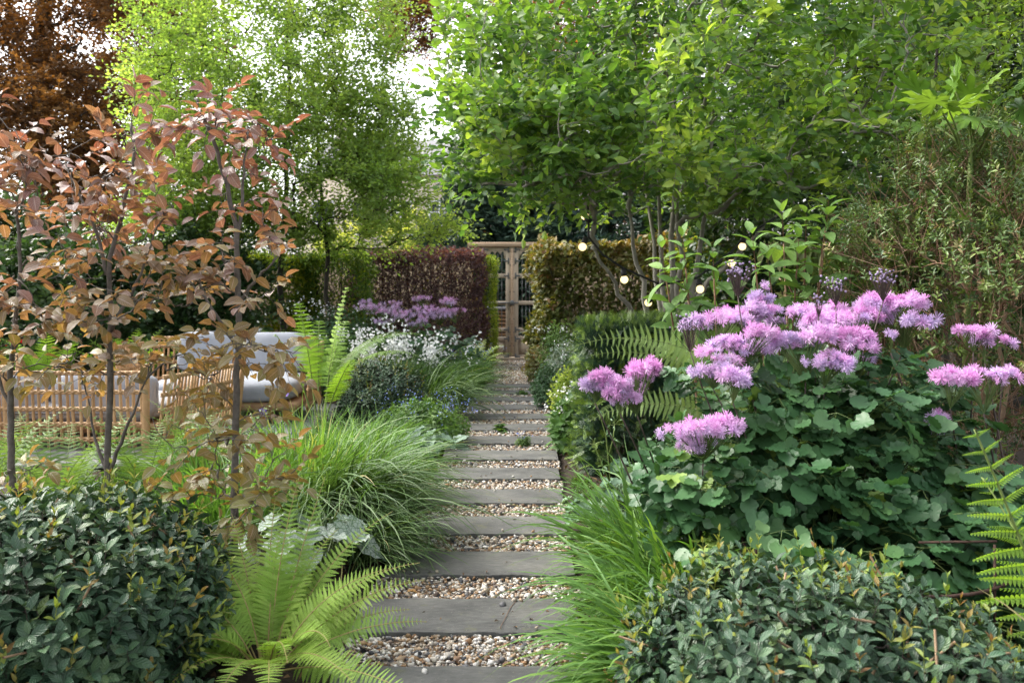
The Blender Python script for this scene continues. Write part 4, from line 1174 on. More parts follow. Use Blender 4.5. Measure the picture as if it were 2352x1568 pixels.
def rattan_panel(mb, pts, z0, z1, nv, rails, lean=(0, 0), r=.0115, rng=None, bow=.02):
    """vertical canes along a floor line with rails woven across; lean pushes the top out"""
    pts = np.asarray(pts, float)
    d = np.concatenate([[0], np.cumsum(np.linalg.norm(np.diff(pts, axis=0), axis=1))])
    def at(s, f):
        x = np.interp(s * d[-1], d, pts[:, 0]); y = np.interp(s * d[-1], d, pts[:, 1])
        return x + lean[0] * f, y + lean[1] * f
    for k in range(nv):
        s = (k + .5) / nv + rng.normal(0, .1 / nv)
        q = [[*at(s + rng.normal(0, .02 / nv), f), z0 + (z1 - z0) * f] for f in np.linspace(0, 1, 6)]
        tube(mb, q, r * rng.uniform(.9, 1.1), 6, rng.uniform(0, 1))
    for f in rails:
        q = [[*at(s, f), z0 + (z1 - z0) * f] for s in np.linspace(0, 1, 26)]
        for o in (-1, 1):
            qq = np.array(q); qq[:, 2] += o * r * .8
            tube(mb, qq, r * .85, 6, rng.uniform(0, 1))
        for k in range(nv):      # wrapped crossings
            x, y = at((k + .5) / nv, f)
            box(mb, (x, y, z0 + (z1 - z0) * f), (r * 2.9, r * 2.9, r * 2.6), .2, r * .8)

rng = np.random.default_rng(71)
zp = .08
so = thing('rattan_sofa', 'open-weave rattan sofa seen from behind through the beech saplings', 'sofa', (-3.8, 7.2, zp), 'rattan garden sofas')
ca, cb, cc = A(-4.75, 6.82), A(-2.86, 6.80), A(-2.52, 7.95)
mb = MB(); rattan_panel(mb, [ca, cb], zp + .04, .72, 36, (.1, .3, .5, .72, .97), (0, -.05), rng=rng); mb.build('back_panel', M['rattan'], so)
arc = [cb + (A(.06, .02)), cb + A(.12, .1)] + [cb + A(.12, .1) + (cc - cb - A(.12, .1)) * s for s in np.linspace(.1, 1, 6)]
mb = MB(); rattan_panel(mb, arc, zp + .04, .68, 25, (.1, .3, .5, .72, .97), (.07, 0), rng=rng); mb.build('arm_panel', M['rattan'], so)
for q, ln_ in ((cb, (.02, -.05)), (cc, (.07, 0)), (ca, (0, -.05)), (A(-3.95, 6.83), (0, -.05)), (A(-4.5, 7.95), (0, 0))):
    mb = MB()
    pp = np.array([[q[0] + ln_[0] * f, q[1] + ln_[1] * f, zp + .68 * f] for f in np.linspace(0, 1, 50)])
    tube(mb, pp, .028 + .003 * (np.arange(50) % 2), 9, .5); mb.build('wrapped_post', M['rattan'], so)
mb = MB(); box(mb, (-3.72, 7.42, zp + .16), (1.85, 1.0, .07), .4, .02); mb.build('seat_frame', M['teak'], so, smooth=False)
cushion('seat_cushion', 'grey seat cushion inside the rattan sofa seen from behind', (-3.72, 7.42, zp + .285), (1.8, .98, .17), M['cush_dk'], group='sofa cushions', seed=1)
cushion('back_cushion', 'grey back cushion leaning inside the nearer rattan sofa, left one', (-4.2, 7.06, .47), (.92, .4, .2), M['cush'], tilt=math.radians(78), group='sofa cushions', seed=2)
cushion('back_cushion', 'grey back cushion leaning inside the nearer rattan sofa, right one', (-3.3, 7.06, .47), (.84, .4, .2), M['cush'], tilt=math.radians(78), group='sofa cushions', seed=3)

s2 = thing('rattan_sofa', 'rattan sofa with pale grey cushions facing the path, farther back', 'sofa', (-2.7, 8.6, zp), 'rattan garden sofas')
mb = MB(); rattan_panel(mb, [A(-3.75, 9.0), A(-3.3, 9.14), A(-2.05, 9.12)], zp + .1, .84, 34, (.1, .35, .6, .85, .98), (0, .06), rng=rng); mb.build('back_panel', M['rattan'], s2)
mb = MB(); rattan_panel(mb, [A(-2.02, 9.1), A(-1.94, 8.2)], zp + .1, .8, 22, (.1, .35, .6, .97), (.05, 0), rng=rng); mb.build('arm_panel', M['rattan'], s2)
mb = MB(); rattan_panel(mb, [A(-3.76, 8.98), A(-3.8, 8.4)], zp + .1, .8, 14, (.1, .35, .6, .97), (-.04, 0), rng=rng); mb.build('arm_panel', M['rattan'], s2)
mb = MB(); box(mb, (-2.8, 8.56, .255), (1.64, 1.05, .075), .4, .025); mb.build('seat_frame', M['teak'], s2, smooth=False)
for lx, ly in ((-2.3, 8.15), (-3.45, 8.15), (-2.2, 9.0), (-3.45, 9.0)):
    mb = MB(); tube(mb, [[lx, ly, zp - .005], [lx, ly, .16], [lx, ly, .22]], [.022, .028, .032], 8, .4); mb.build('leg', M['teak'], s2)
cushion('seat_cushion', 'pale grey seat cushion on the farther sofa', (-2.72, 8.5, .395), (1.36, 1.0, .235), M['cush'], group='sofa cushions', seed=4)
cushion('back_cushion', 'plump pale grey back cushion on the farther sofa, nearest the path', (-2.42, 8.93, .68), (.74, .42, .22), M['cush'], tilt=math.radians(72), group='sofa cushions', seed=6)
cushion('back_cushion', 'plump pale grey back cushion on the farther sofa, behind the sapling stem', (-3.08, 8.95, .69), (.66, .42, .22), M['cush'], tilt=math.radians(74), rz=.1, group='sofa cushions', seed=7)

# ------------------------------------------------------------------ young copper beeches
def sapling(label, lines, cents, seed, n):
    rng = np.random.default_rng(seed)
    base = lines[0][0].copy(); base[2] = 0
    trunks = [np.array([q for q in ln]) for ln in lines]
    trunks[0] = np.concatenate([base[None], trunks[0]])
    dens = []
    for t in trunks:   # finer polylines
        d = np.linspace(0, len(t) - 1, len(t) * 4)
        i = np.minimum(d.astype(int), len(t) - 2); f = (d - i)[:, None]
        dens.append(t[i] * (1 - f) + t[i + 1] * f + rng.normal(0, .003, (len(d), 3)))
    tips = []
    for (c, rx, rz, m) in cents:
        m = max(4, int(m * .57))
        v = rdir(rng, m) * rng.uniform(.35, 1, (m, 1)) ** .5
        tips.append(c + v * A(rx, .42, rz))
    tips = np.concatenate(tips)
    t = thing('copper_beech_sapling', label, 'young tree', base, 'row of young copper beeches')
    tr = MB()
    for q, dd in enumerate(dens): tube(tr, dd, np.linspace(.019, .006, len(dd)) if q == 0 else np.linspace(.0095, .003, len(dd)), 8, .5)
    paths, cnt = grow(rng, dens, tips, upb=.25, wig=.1, avoid_down=1.4)
    branch_mesh(tr, paths, cnt, .0024, .4, 5); tr.build('trunk', M['bark'], t)
    lf, tw = MB(), MB()
    def rf(p): return np.clip((p[:, 2] - .6) / 1.7 * .85 + .3 * (noise3(p, 2.0, seed) - .5), 0, 1)
    sprays(lf, tw, rng, paths, n, .17, 5, leafT(8, .62, .2, .3, peak=.47, wav=.016, stalk=.08, ex=.62), .068, rf, .25, up=.1, flat=.62, stem_r=.0018, droop=.25, side_amt=.8)
    cr = lf.build('crown', M['beech'], t); tw.build('twig_sprays', M['bark'], cr)
Ys = 3.85
pl = lambda *q: np.array([P(x, y, Yq) for x, y, Yq in q])
sapling('young copper beech cut by the left edge of the photo', [pl((30, 1150, Ys), (25, 1000, Ys), (22, 870, Ys), (38, 740, Ys), (45, 600, Ys), (40, 470, Ys)), pl((30, 960, Ys), (-10, 850, 3.9), (-40, 760, 3.9))],
        [(P(40, 400, Ys), .26, .3, 22), (P(60, 620, Ys), .3, .3, 24), (P(40, 850, Ys), .3, .2, 14), (P(110, 1080, 3.9), .28, .06, 6)], 81, 2)
sapling('young copper beech with a dark straight stem in front of the rattan back', [pl((246, 1150, 3.9), (246, 1080, 3.9), (252, 900, 3.88), (256, 740, 3.88), (250, 600, 3.9), (285, 480, 3.9), (310, 360, 3.9), (300, 280, 3.9)), pl((248, 1085, 3.9), (215, 1000, 3.95), (200, 900, 4.0)),
        pl((250, 1080, 3.9), (300, 960, 3.8), (345, 850, 3.8)), pl((256, 760, 3.88), (320, 640, 3.9), (360, 520, 3.9)), pl((252, 640, 3.9), (210, 500, 3.9), (150, 380, 3.95))],
        [(P(290, 330, 3.85), .3, .2, 26), (P(200, 450, 3.85), .38, .25, 34), (P(330, 560, 3.85), .36, .28, 32), (P(190, 690, 3.8), .36, .16, 24), (P(330, 840, 3.8), .5, .08, 28), (P(150, 830, 3.85), .3, .1, 12), (P(420, 660, 3.85), .25, .2, 14)], 82, 2)
sapling('young copper beech nearest the path, forked near its top', [pl((538, 1170, 3.8), (538, 1100, 3.8), (543, 900, 3.8), (548, 740, 3.8), (545, 600, 3.8), (543, 520, 3.8), (520, 420, 3.8), (490, 320, 3.8), (455, 250, 3.8), (450, 225, 3.8)),
        pl((544, 560, 3.8), (556, 470, 3.8), (560, 380, 3.8), (570, 310, 3.8)), pl((546, 700, 3.8), (590, 640, 3.75), (640, 590, 3.7)), pl((546, 800, 3.8), (480, 700, 3.85), (430, 640, 3.9))],
        [(P(470, 260, 3.8), .12, .09, 9), (P(510, 300, 3.8), .1, .1, 6), (P(580, 330, 3.8), .13, .12, 13), (P(560, 470, 3.75), .16, .16, 12), (P(620, 520, 3.75), .12, .1, 6), (P(560, 640, 3.75), .25, .14, 16), (P(530, 800, 3.8), .36, .1, 20), (P(500, 960, 3.7), .35, .12, 16), (P(600, 1000, 3.7), .2, .1, 8),
         (P(520, 1100, 3.7), .38, .12, 26), (P(460, 1170, 3.65), .3, .08, 14)], 83, 2)

# ------------------------------------------------------------------ clipped glossy bushes
OSM = leafT(6, .5, .16, .16, peak=.5, stalk=.06)
OSMT = leafT(4, .38, .25, .1, peak=.45)
def shoot_bush(name, label, c, rad, n, seed, ls=.05, K=4, L=.085, tips=.16, ex=2.6, mat='osman', low=-.2, tipmat='osman_tip', prune=60, T=OSM, lump=.05, cat='bush', a0=82, a1=48, tips_l=(.05, .1)):
    rng = np.random.default_rng(seed)
    t = thing(name, label, cat, (c[0], c[1], 0))
    lf, sm, tp, inn = MB(), MB(), MB(), MB()
    for lay, frac, sc_ in ((0, 1, 1), (1, .7, .88), (2, .4, .74)):
        p, nn = dome(rng, int(n * frac), c, np.asarray(rad) * sc_, ex, low)
        p = p + nn * ((noise3(p, 2.2, seed) - .5) * lump * 2 + rng.normal(0, lump * .35, len(p)))[:, None]
        ok = p[:, 2] > .03
        p, nn = p[ok], nn[ok]
        ax = norm(nn * .75 + A(0, 0, .55) + rdir(rng, len(p)) * .45)
        r = np.clip(noise3(p, 3, seed + 1) * .5 + rng.normal(.2, .16, len(p)), 0, 1)
        Ls = L * rng.uniform(.7, 1.25, len(p))
        shoots(lf, sm, rng, p - ax * Ls[:, None], ax, Ls, K, T, ls, r, a0, a1, .3, .0016)
        if lay == 0:
            k = rng.uniform(0, 1, len(p)) < tips
            m = k.sum()
            Lt = rng.uniform(*tips_l, m)
            axt = norm(ax[k] + A(0, 0, .5))
            shoots(tp, tp, rng, p[k], axt, Lt, 3, OSMT, ls * .62, rng.uniform(0, 1, m), 55, 14, .3, .0013, s_r=.3)
            q = np.arange(len(p))[:prune]
            ss = np.linspace(0, 1, 3)
            d = norm(nn[q] * .6 + rdir(rng, len(q)) * .7 + A(0, 0, .2))
            tubes(inn, p[q][:, None] - d[:, None] * .14 + d[:, None] * (rng.uniform(.12, .2, len(q))[:, None, None] * ss[None, :, None]), np.array([.0042, .0038, .0034]), 5, rng.uniform(0, 1, len(q)))
    # branching skeleton from the ground
    tipsP, _ = dome(rng, 170, c, np.asarray(rad) * .86, ex, low)
    tipsP = tipsP[tipsP[:, 2] > .05]
    tks = [trunk_line((c[0] + rng.normal(0, .06), c[1] + rng.normal(0, .06), 0), (c[0] + rng.normal(0, rad[0] * .3), c[1] + rng.normal(0, rad[1] * .3), max(.15, c[2])), 6, .01, seed + i) for i in range(6)]
    paths, cnt = grow(rng, tks, tipsP)
    sk = MB(); branch_mesh(sk, paths, cnt, .003, .45, 4)
    for k_ in tks: tube(sk, k_, np.linspace(.014, .008, len(k_)), 6)
    fo = lf.build('foliage', M[mat], t)
    sm.build('shoot_stems', M['stem_dark'], fo)
    if tp.V: tp.build('young_shoots', M[tipmat], t)
    bo_ = sk.build('branches', M['bark_dark'], t)
    if inn.V: inn.build('pruned_sprays', M['ptwig'], bo_)
    return t
shoot_bush('clipped_bush', 'large rounded bush of dark glossy leaves filling the bottom left corner', (-1.66, 3.0, .14), (.61, .62, .485), 1250, 91, ls=.07)
shoot_bush('clipped_bush', 'small low dome of dark leaves under the white flowers', (-1.28, 8.7, .14), (.47, .42, .46), 900, 92, ls=.045, prune=10, ex=2.1, tips=.12)

# ------------------------------------------------------------------ ferns on the left
bp = A(-.87, 3.08, .02)
make_fern('lady_fern', 'bright green fern in front, between the dark bush and the first whole slab', 'fern', bp,
          [(84, .68, 79, 22), (104, .64, 72, 34), (60, .72, 72, 34), (128, .64, 66, 44), (42, .70, 64, 44, 10), (150, .62, 58, 50, -15), (26, .64, 54, 50, 20), (170, .6, 50, 56, -30), (10, .62, 48, 48, 35), (188, .56, 42, 60, -35),
           (-8, .58, 36, 46, 40), (-26, .66, 20, 34, 30), (-45, .56, 44, 76, 15), (-70, .5, 48, 100), (-95, .46, 52, 110), (-120, .48, 50, 104), (-145, .5, 46, 90, -15), (-165, .52, 44, 74, -30), (205, .48, 60, 70, -30),
           (75, .52, 60, 46), (115, .5, 54, 50), (-30, .52, 58, 70, 25), (50, .56, 78, 60), (95, .5, 84, 50), (140, .5, 76, 66), (0, .56, 66, 60, 40), (180, .5, 68, 70, -40), (-60, .42, 66, 90), (-130, .42, 66, 95), (20, .52, 36, 40, 30)],
          M['fern'], M['fstalk'], None, pairs=31, seed=101, wid=.098, start=.16, r=.72)
# tall unfurling fern by the sofa
bt = A(-1.7, 7.7, .05)
t_ = make_fern('unfurling_fern', 'tall fern with curled tips standing beside the grey sofa cushion', 'fern', bt,
          [(20, 1.5, 86, 14), (150, 1.35, 84, 16), (70, 1.2, 80, 25), (190, 1.1, 78, 25), (-40, .95, 70, 35), (110, 1.2, 78, 20)],
          M['fern'], M['gstalk'], None, pairs=24, seed=102, wid=.12, start=.35, rr=.009, droop=.25, coil=.12, r=.5, T=PINNA)
mb = MB(); tube(mb, [bt + A(0, 0, -.05), bt + A(0.01, 0, .08), bt + A(0, 0, .18)], [.09, .075, .05], 9, .4); mb.build('stump', M['bark_dark'], t_)
make_fern('arching_fern', 'long fronds of a fern arching over the white flowers', 'fern', A(-2.0, 9.0, .1),
          [(12, 1.55, 72, 95), (-8, 1.4, 66, 95), (30, 1.3, 74, 80), (160, 1.1, 70, 80)], M['fern_dark'], M['gstalk'], None, pairs=34, seed=103, wid=.12, start=.25, r=.8, droop=.45)
make_fern('pale_fern', 'pale yellow-green fern at the gravel edge below the golden column', 'fern', A(-.62, 13.0, .03),
          [(0, .75, 55, 70), (-25, .7, 50, 75), (25, .75, 62, 60), (-60, .6, 55, 80), (60, .7, 70, 50), (100, .7, 70, 50), (150, .65, 60, 60), (190, .65, 55, 70), (-100, .55, 50, 80)], M['fern_pale'], M['gstalk'], None, T=PINNA_FAR, pairs=18, seed=104, wid=.17, r=.6)
for k, (px, py, Yq, lab) in enumerate(((110, 760, 9.6, 'green fern behind the rattan sofa at the far left'), (300, 800, 9.8, 'green fern behind the rattan sofa, beside its middle'), (640, 800, 9.6, 'green fern behind the farther sofa cushions'))):
    b_ = P(px, py, Yq); b_[2] = .05
    make_fern('border_fern', lab, 'fern', b_, [(a, 1.0 + .15 * ((a * 7) % 3), 66 + (a % 23), 55) for a in range(0, 360, 33)], M['fern'], M['gstalk'], 'ferns behind the sofas', T=PINNA_FAR, pairs=20, seed=110 + k, wid=.17, r=.4)
for k, (px, Yq, lab) in enumerate(((130, 5.0, 'low fern in front of the rattan back, left of the middle sapling'), (330, 5.3, 'low fern in front of the rattan arm, between two saplings'), (-30, 5.4, 'low fern at the left edge in front of the rattan back'), (470, 5.6, 'low fern in front of the rattan sofa corner, left of the forked sapling'))):
    b_ = P(px, 1200, Yq); b_[2] = .03
    make_fern('border_fern', lab, 'fern', b_, [(a, .78, 58 + (a % 23), 62) for a in range(10, 370, 30)], M['fern_dark'], M['gstalk'], 'low ferns under the saplings', T=PINNA, pairs=20, seed=120 + k, wid=.11, r=.6)

# ------------------------------------------------------------------ grasses on the left
def grass(name, label, base, n, rad, L, e0, bend, w, mat, seed, az0=0.0, az_sd=3.0, r0=.5, segs=9, group=None, cat='grass plant', rsd=.2, pw=1.4):
    rng = np.random.default_rng(seed)
    t = thing(name, label, cat, base, group)
    mb = MB()
    a = rng.uniform(0, 2 * PI, n); rr = rad * np.sqrt(rng.uniform(0, 1, n))
    p0 = np.asarray(base) + np.stack([np.cos(a) * rr, np.sin(a) * rr, 0 * a], 1)
    az = az0 + rng.normal(0, az_sd, n) if az_sd < 2.5 else a + rng.normal(0, .6, n)
    blades(mb, rng, p0, az, L * rng.uniform(.55, 1.15, n), np.radians(rng.normal(*e0, n)), np.radians(rng.normal(*bend, n)), w * rng.uniform(.6, 1.2, n), segs, np.clip(rng.normal(r0, rsd, n), 0, 1), pw)
    mb.build('blades', M[mat], t)
    return t
grass('flag_grass', 'upright clump of broad yellow-green blades in front of the grey sofa', (-1.28, 5.35, .03), 330, .22, .62, (80, 9), (38, 18), .014, 'grass', 131, r0=.68)
grass('flag_grass', 'loose clump of thin upright blades beside the beech sapling nearest the path', (-1.55, 4.75, .03), 260, .25, .62, (76, 10), (55, 20), .013, 'grass', 132, r0=.45, az0=.2)
grass('fountain_grass', 'dense mound of fine arching grass spilling towards the path', (-.98, 5.55, .03), 1150, .27, .64, (66, 14), (95, 18), .0092, 'grass', 133, r0=.42)
grass('fountain_grass', 'fine green grass mound behind the arching clump, before the small dark dome', (-1.2, 7.0, .03), 900, .34, .42, (66, 13), (80, 20), .0075, 'grass', 134, r0=.48)
grass('arching_sedge', 'grey-green sedge sweeping down onto the gravel beside the silver leaves', (-.98, 4.8, .03), 900, .2, .92, (60, 12), (88, 15), .012, 'sedge', 135, az0=-.75, az_sd=.6, r0=.5, pw=1.1)
grass('arching_sedge', 'small tuft of sedge blades trailing over the gravel right of the silver leaves', (-.76, 4.3, .03), 260, .1, .55, (48, 12), (70, 15), .009, 'sedge', 140, az0=-.5, az_sd=.7)
grass('arching_sedge', 'long sedge blades arching over the slabs below the purple flowers', (-.78, 9.0, .03), 340, .2, .9, (60, 14), (98, 18), .011, 'sedge', 136, az0=-.35, az_sd=.7, r0=.5)
grass('meadow_grass', 'soft grassy mound at the path edge before the purple hedge', (-.72, 11.2, .03), 900, .36, .62, (66, 14), (70, 20), .010, 'grass', 137, r0=.35)
grass('meadow_grass', 'grassy tuft at the path edge left of the eighth slab', (-.95, 9.9, .03), 700, .3, .6, (62, 14), (80, 20), .010, 'sedge', 138, r0=.35)
grass('thin_grass', 'thin blades standing in front of the rattan arm', (-1.95, 5.6, .03), 150, .3, .6, (80, 8), (25, 15), .010, 'sedge', 139, r0=.75)

# ------------------------------------------------------------------ heart-leaved plants, forget-me-not colours
HEART = heartT()
def heart_plant(name, label, base, n, rad, h, ls, mat, seed, flowers=0, group=None, az=None, tilt=.5):
    rng = np.random.default_rng(seed)
    t = thing(name, label, 'plant', base, group)
    lf, sm = MB(), MB()
    a = rng.uniform(0, 2 * PI, n); rr = rad * np.sqrt(rng.uniform(.05, 1, n))
    e = np.stack([np.cos(a) * rr, np.sin(a) * rr, h * (1.05 - .55 * (rr / rad) ** 2) * rng.uniform(.75, 1.1, n)], 1)
    ss = np.linspace(0, 1, 5)[None, :, None]
    st = np.asarray(base) + e[:, None] * A(1, 1, 0) * ss ** 1.5 + e[:, None] * A(0, 0, 1) * ss ** .8
    tubes(sm, st, np.linspace(.0028, .0018, 5), 4)
    out = np.stack([np.cos(a), np.sin(a), 0 * a - .35], 1) + rng.normal(0, .3, (n, 3))
    nn = A(0, 0, 1) + out * A(1, 1, 0) * tilt + rng.normal(0, .25, (n, 3)) + A(0, -.35, 0)
    scatter(lf, HEART, st[:, -1], out, nn, ls * rng.uniform(.6, 1.15, n), rng.uniform(0, 1, n))
    fo = lf.build('leaves', M[mat], t); sm.build('stalks', M['stem'], fo)
    if flowers: flower_specks(t, rng, base, rad * 1.3, h * 1.1, h * 1.9, flowers, 'blue', .011, clusters=flowers // 6)
    return t
PET = fanT([(.5 * math.cos(k / 10 * 2 * PI) * (1 if k % 2 else .72), .5 * math.sin(k / 10 * 2 * PI) * (1 if k % 2 else .72)) for k in range(10)], cup=.5, centre=(0, 0))
def flower_specks(t, rng, base, rad, z0, z1, n, mat, size, clusters=20, spread=.035, stems=True, pts=None):
    if pts is None:
        a = rng.uniform(0, 2 * PI, clusters); rr = rad * np.sqrt(rng.uniform(0, 1, clusters))
        pts = np.asarray(base) + np.stack([np.cos(a) * rr, np.sin(a) * rr, rng.uniform(z0, z1, clusters)], 1)
    c = len(pts)
    if stems:
        sm = MB(); ss = np.linspace(0, 1, 5)[None, :, None]
        b0 = np.asarray(base) + (pts - np.asarray(base)) * A(.45, .45, 0)
        tubes(sm, b0[:, None] * (1 - ss) + pts[:, None] * ss + A(0, 0, 0) , np.linspace(.002, .001, 5), 3)
        sm.build('flower_stems', M['stem'], t)
    q = pts[rng.integers(0, c, n)] + rng.normal(0, spread, (n, 3)) * A(1, 1, .8)
    mb = MB()
    nn = rdir(rng, n) * .8 + A(0, -.4, .7)
    scatter(mb, PET, q, rdir(rng, n), nn, size * rng.uniform(.7, 1.3, n), rng.uniform(0, 1, n))
    mb.build('blossom', M[mat], t)
heart_plant('silver_leaf_plant', 'silver heart-leaved plant with green veins between the fern and the sedge', (-.86, 4.05, .03), 34, .24, .26, .125, 'silver', 141)
heart_plant('silver_leaf_plant', 'paler silver leaves behind the bright green fern, under the sapling', (-1.08, 4.2, .03), 22, .2, .24, .11, 'silver', 142)
heart_plant('silver_leaf_plant', 'silver green heart leaves with blue flowers at the edge of the sixth slab', (-.62, 6.75, .02), 30, .24, .25, .14, 'silver_dk', 143)
heart_plant('silver_leaf_plant', 'silver leaves at the far left under the saplings', (-2.45, 4.6, .03), 24, .3, .24, .11, 'silver', 144)

HERB = leafT(4, .5, .2, .3)
def herb_patch(name, label, base, rad, h, n, mat, ls, seed, K=5, T=HERB, group=None, cat='plant', a0=80, a1=45, whorl=2, flowers=None, z0=0.0, up=.6):
    rng = np.random.default_rng(seed)
    t = thing(name, label, cat, base, group)
    lf, sm = MB(), MB()
    a = rng.uniform(0, 2 * PI, n); rr = np.sqrt(rng.uniform(0, 1, n))
    e = np.stack([np.cos(a) * rr * rad[0], np.sin(a) * rr * rad[1], h * np.sqrt(np.maximum(.06, 1 - .85 * rr ** 2)) * rng.uniform(.7, 1.1, n)], 1)
    p1 = np.asarray(base) + e
    ax = norm(e * A(.8, .8, 0) / max(rad) + A(0, 0, up) + rdir(rng, n) * .3)
    Ls = np.minimum(e[:, 2] * .95, h * rng.uniform(.35, .7, n)) + .02
    r = np.clip(noise3(p1, 2.5, seed) * .5 + rng.normal(.25, .18, n), 0, 1)
    shoots(lf, sm, rng, p1 - ax * Ls[:, None], ax, Ls, K, T, ls, r, a0, a1, .35, .002, whorl=whorl)
    fo = lf.build('leaves', M[mat], t); sm.build('stems', M['stem'], fo)
    for fl in flowers or []:
        flower_specks(t, rng, base, max(rad) * .95, h * fl[3], h * fl[4], fl[1], fl[0], fl[2], fl[5], fl[6] if len(fl) > 6 else .03)
    return t
herb_patch('forget_me_not', 'leafy forget-me-not clump dotted with tiny blue flowers left of the fifth slab', (-.78, 7.5, .02), (.42, .5), .36, 330, 'herb', .06, 151, flowers=[('blue', 260, .011, .75, 1.25, 55)])
herb_patch('forget_me_not', 'distant forget-me-nots with blue and white specks below the purple hedge', (-.6, 12.2, .02), (.34, .6), .42, 330, 'herb', .06, 152, flowers=[('blue', 160, .016, .8, 1.25, 40), ('white', 60, .02, .8, 1.3, 22)])
herb_patch('white_campion', 'leafy clump speckled with small white flowers left of the last slabs', (-.75, 10.4, .02), (.34, .5), .38, 260, 'herb', .06, 153, flowers=[('white', 60, .024, .8, 1.3, 24)])
herb_patch('leafy_clump', 'green leafy clump in shade behind the farther sofa arm', (-1.9, 10.6, .02), (.6, .5), .75, 420, 'herb', .085, 154)
herb_patch('leafy_clump', 'blue-green leafy shrub between the tall fern and the purple hedge', (-2.3, 11.8, .02), (.7, .5), 1.0, 520, 'pitto', .075, 155, flowers=[('white', 160, .03, .9, 1.2, 18, .06)])
herb_patch('leafy_clump', 'green undergrowth in front of the yellow hedge', (-3.6, 11.0, .02), (.8, .6), .85, 520, 'herb', .085, 156, flowers=[('white', 40, .035, .85, 1.1, 8, .05)])
herb_patch('leafy_clump', 'low green undergrowth below the saplings at the left', (-2.3, 5.2, .02), (.7, .6), .22, 420, 'herb', .05, 157)
herb_patch('columbine_clump', 'columbine with a few violet flowers near the sofa leg', (-1.75, 6.2, .02), (.22, .22), .42, 50, 'colum', .05, 158, flowers=[('violet', 9, .05, .8, 1.35, 5, .02)])
herb_patch('red_flower_plant', 'plant with a few red flowers at the extreme left edge', (-5.6, 9.7, .03), (.35, .3), .75, 120, 'herb', .08, 159, flowers=[('red', 9, .06, .85, 1.1, 4, .05)])

# white flowered libertia
def libertia(label, base, n, nf, L, hf, seed, fl=900):
    rng = np.random.default_rng(seed)
    t = thing('white_flower_clump', label, 'flowers', base, 'white flowered clumps')
    mb = MB()
    a = rng.uniform(0, 2 * PI, n); rr = .22 * np.sqrt(rng.uniform(0, 1, n))
    p0 = np.asarray(base) + np.stack([np.cos(a) * rr, np.sin(a) * rr, 0 * a], 1)
    blades(mb, rng, p0, a, L * rng.uniform(.6, 1.1, n), np.radians(rng.normal(72, 12, n)), np.radians(rng.normal(55, 20, n)), .013, 8, np.clip(rng.normal(.45, .22, n), 0, 1))
    mb.build('strap_leaves', M['straplf'], t)
    sm, fm = MB(), MB()
    C = blades(MB(), rng, p0[:nf], a[:nf], hf * rng.uniform(.75, 1.1, nf), np.radians(rng.normal(77, 10, nf)), np.radians(rng.normal(20, 12, nf)), .01)
    tubes(sm, C, np.linspace(.0032, .0018, C.shape[1]), 3)
    for k in range(nf):
        m = fl // nf
        s = rng.uniform(.68, 1.0, m) * (C.shape[1] - 1); i = np.minimum(s.astype(int), C.shape[1] - 2); f = (s - i)[:, None]
        q = C[k, i] * (1 - f) + C[k, i + 1] * f + rng.normal(0, .03, (m, 3))
        scatter(fm, PET, q, rdir(rng, m), rdir(rng, m) * .7 + A(0, -.7, .5), rng.uniform(.026, .042, m), rng.uniform(0, 1, m))
    sm.build('flower_stems', M['stem'], t); fm.build('blossom', M['white'], t)
libertia('broad clump of white flowers on stiff stems behind the small dark dome', (-1.35, 9.75, .03), 520, 26, .72, .95, 161, 620)
libertia('smaller clump of white flowers under the mauve heads, close to the path', (-1.0, 10.3, .03), 240, 13, .6, .82, 162, 240)
libertia('loose white flowers beside the tall fern tips', (-1.85, 10.2, .03), 160, 9, .6, 1.05, 163, 170)

# ------------------------------------------------------------------ meadow rue (mauve flowered)
LOBE = [lobedT(3, .36, .95), lobedT(3, .46, 1.02), lobedT(2, .2, .85)]
_f = []
def pom_template(n, seed):
    rng = np.random.default_rng(seed)
    d = rdir(rng, n * 2); d = d[d[:, 2] > -.45][:n]
    u, w = perp(d)
    L = rng.uniform(.75, 1.05, len(d))
    wd = .033
    base = d * .08
    tip = d * L[:, None] + rng.normal(0, .06, d.shape)
    a = rng.uniform(0, 2 * PI, len(d))[:, None]
    s = np.cos(a) * u + np.sin(a) * w
    V = np.stack([base - s * wd * .5, base + s * wd * .5, tip + s * wd * 1.2, tip - s * wd * 1.2], 1).reshape(-1, 3)
    F = np.arange(len(d) * 4).reshape(-1, 4)
    return V, F, np.zeros((len(V), 2))
POMS = [pom_template(70, k) for k in range(4)]
POMF = [pom_template(30, k + 9) for k in range(3)]

